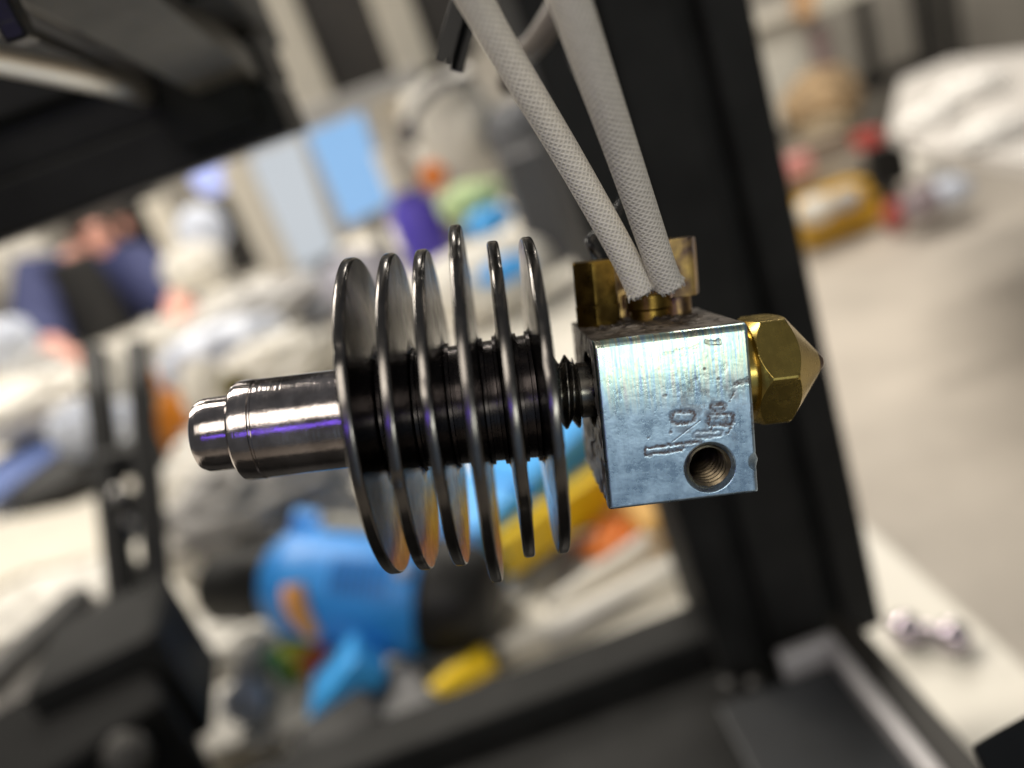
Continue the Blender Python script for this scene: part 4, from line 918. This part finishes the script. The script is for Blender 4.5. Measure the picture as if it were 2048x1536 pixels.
far_crumple('white_bundle', 1850, 345, 3.3, .11, .10, WHT, 'white bundle under the side table', 'bundle', 112)
far_crumple('bag', 1895, 385, 3.2, .10, .06, BAGB, 'bluish bag right of the white bundle on the floor', 'bag', 113)
far_crumple('bag', 1845, 405, 3.2, .09, .07, mat('mauve_film', (.27, .22, .24), .4, var=.2), 'mauve grey bag under the white bundle', 'bag', 114)
far_crumple('red_bag', 1790, 432, 3.35, .055, .07, mat('dark_red', (.38, .06, .05), .5), 'dark red bag between the yellow bin and the mauve bag', 'bag', 115)
far_crumple('wicker_ball', 1645, 205, 4.2, .20, .17, mat('brown_wicker', (.36, .25, .14), .7, var=.3, vscale=8), 'brown round basket in front of the white cabinet', 'basket', 116)
far_crumple('brown_roll', 1650, 262, 4.1, .15, .08, mat('brown_paper', (.28, .22, .14), .7), 'brown paper roll under the round basket', 'roll', 117)
cab = empty('white_cabinet', ony(1560, 150, 4.7), 'white wall cabinet right of the top of the upright', 'cabinet')
quad_box('door', [(1485, 55), (1625, 2), (1672, 210), (1545, 262)], 4.7, .30, mat('cabinet_white', (.60, .58, .52), .5), None, None, cab)
quad_box('worktop', [(1470, 45), (1640, -18), (1650, 5), (1480, 70)], 4.62, .40, mat('cabinet_top', (.66, .63, .56), .4), None, None, cab)
quad_box('peach_board', [(1585, -30), (1640, -50), (1650, 22), (1600, 40)], 4.55, .05, mat('peach_board', (.55, .33, .17), .6), 'peach coloured board above the white cabinet', 'board')
quad_box('light_shelf', [(1640, 25), (1800, -40), (1800, -75), (1630, -10)], 4.5, .10, mat('shelf_cream', (.62, .60, .52), .5), 'pale green white shelf along the top edge', 'shelf')
rk = empty('metal_rack', ony(1790, 100, 5.0), 'dark grey metal rack with slim legs in front of the wall', 'rack')
for px, w_ in ((1722, .075), (1836, .07), (1872, .07), (1908, .05)):
    a, b = ony(px - 5, -60, 5.0), ony(px + 32, 150, 5.0); mb = MB(); mb.box((a.x - w_ / 2, 5.0, b.z - .1), (a.x + w_ / 2, 5.06, a.z)); part(mb, 'leg', mat('rack_grey', (.04, .038, .035), .5) if 'rack_grey' not in bpy.data.materials else bpy.data.materials['rack_grey'], rk)
a, b = ony(1735, 172, 4.98), ony(1860, 122, 4.98); mb = MB(); mb.box((a.x, 4.98, a.z - .03), (b.x, 5.06, a.z + .05)); part(mb, 'crossbar', DARK, rk)
mb = MB(); c = ony(1640, 70, 4.6); mb.box((c.x - .05, c.y, c.z - .22), (c.x + .05, c.y + .03, c.z + .06)); thing('hanging_coat', mb, mat('mauve_cloth', (.22, .15, .15), .8, var=.2), 'dull mauve cloth hanging beside the white cabinet', 'cloth', .02)
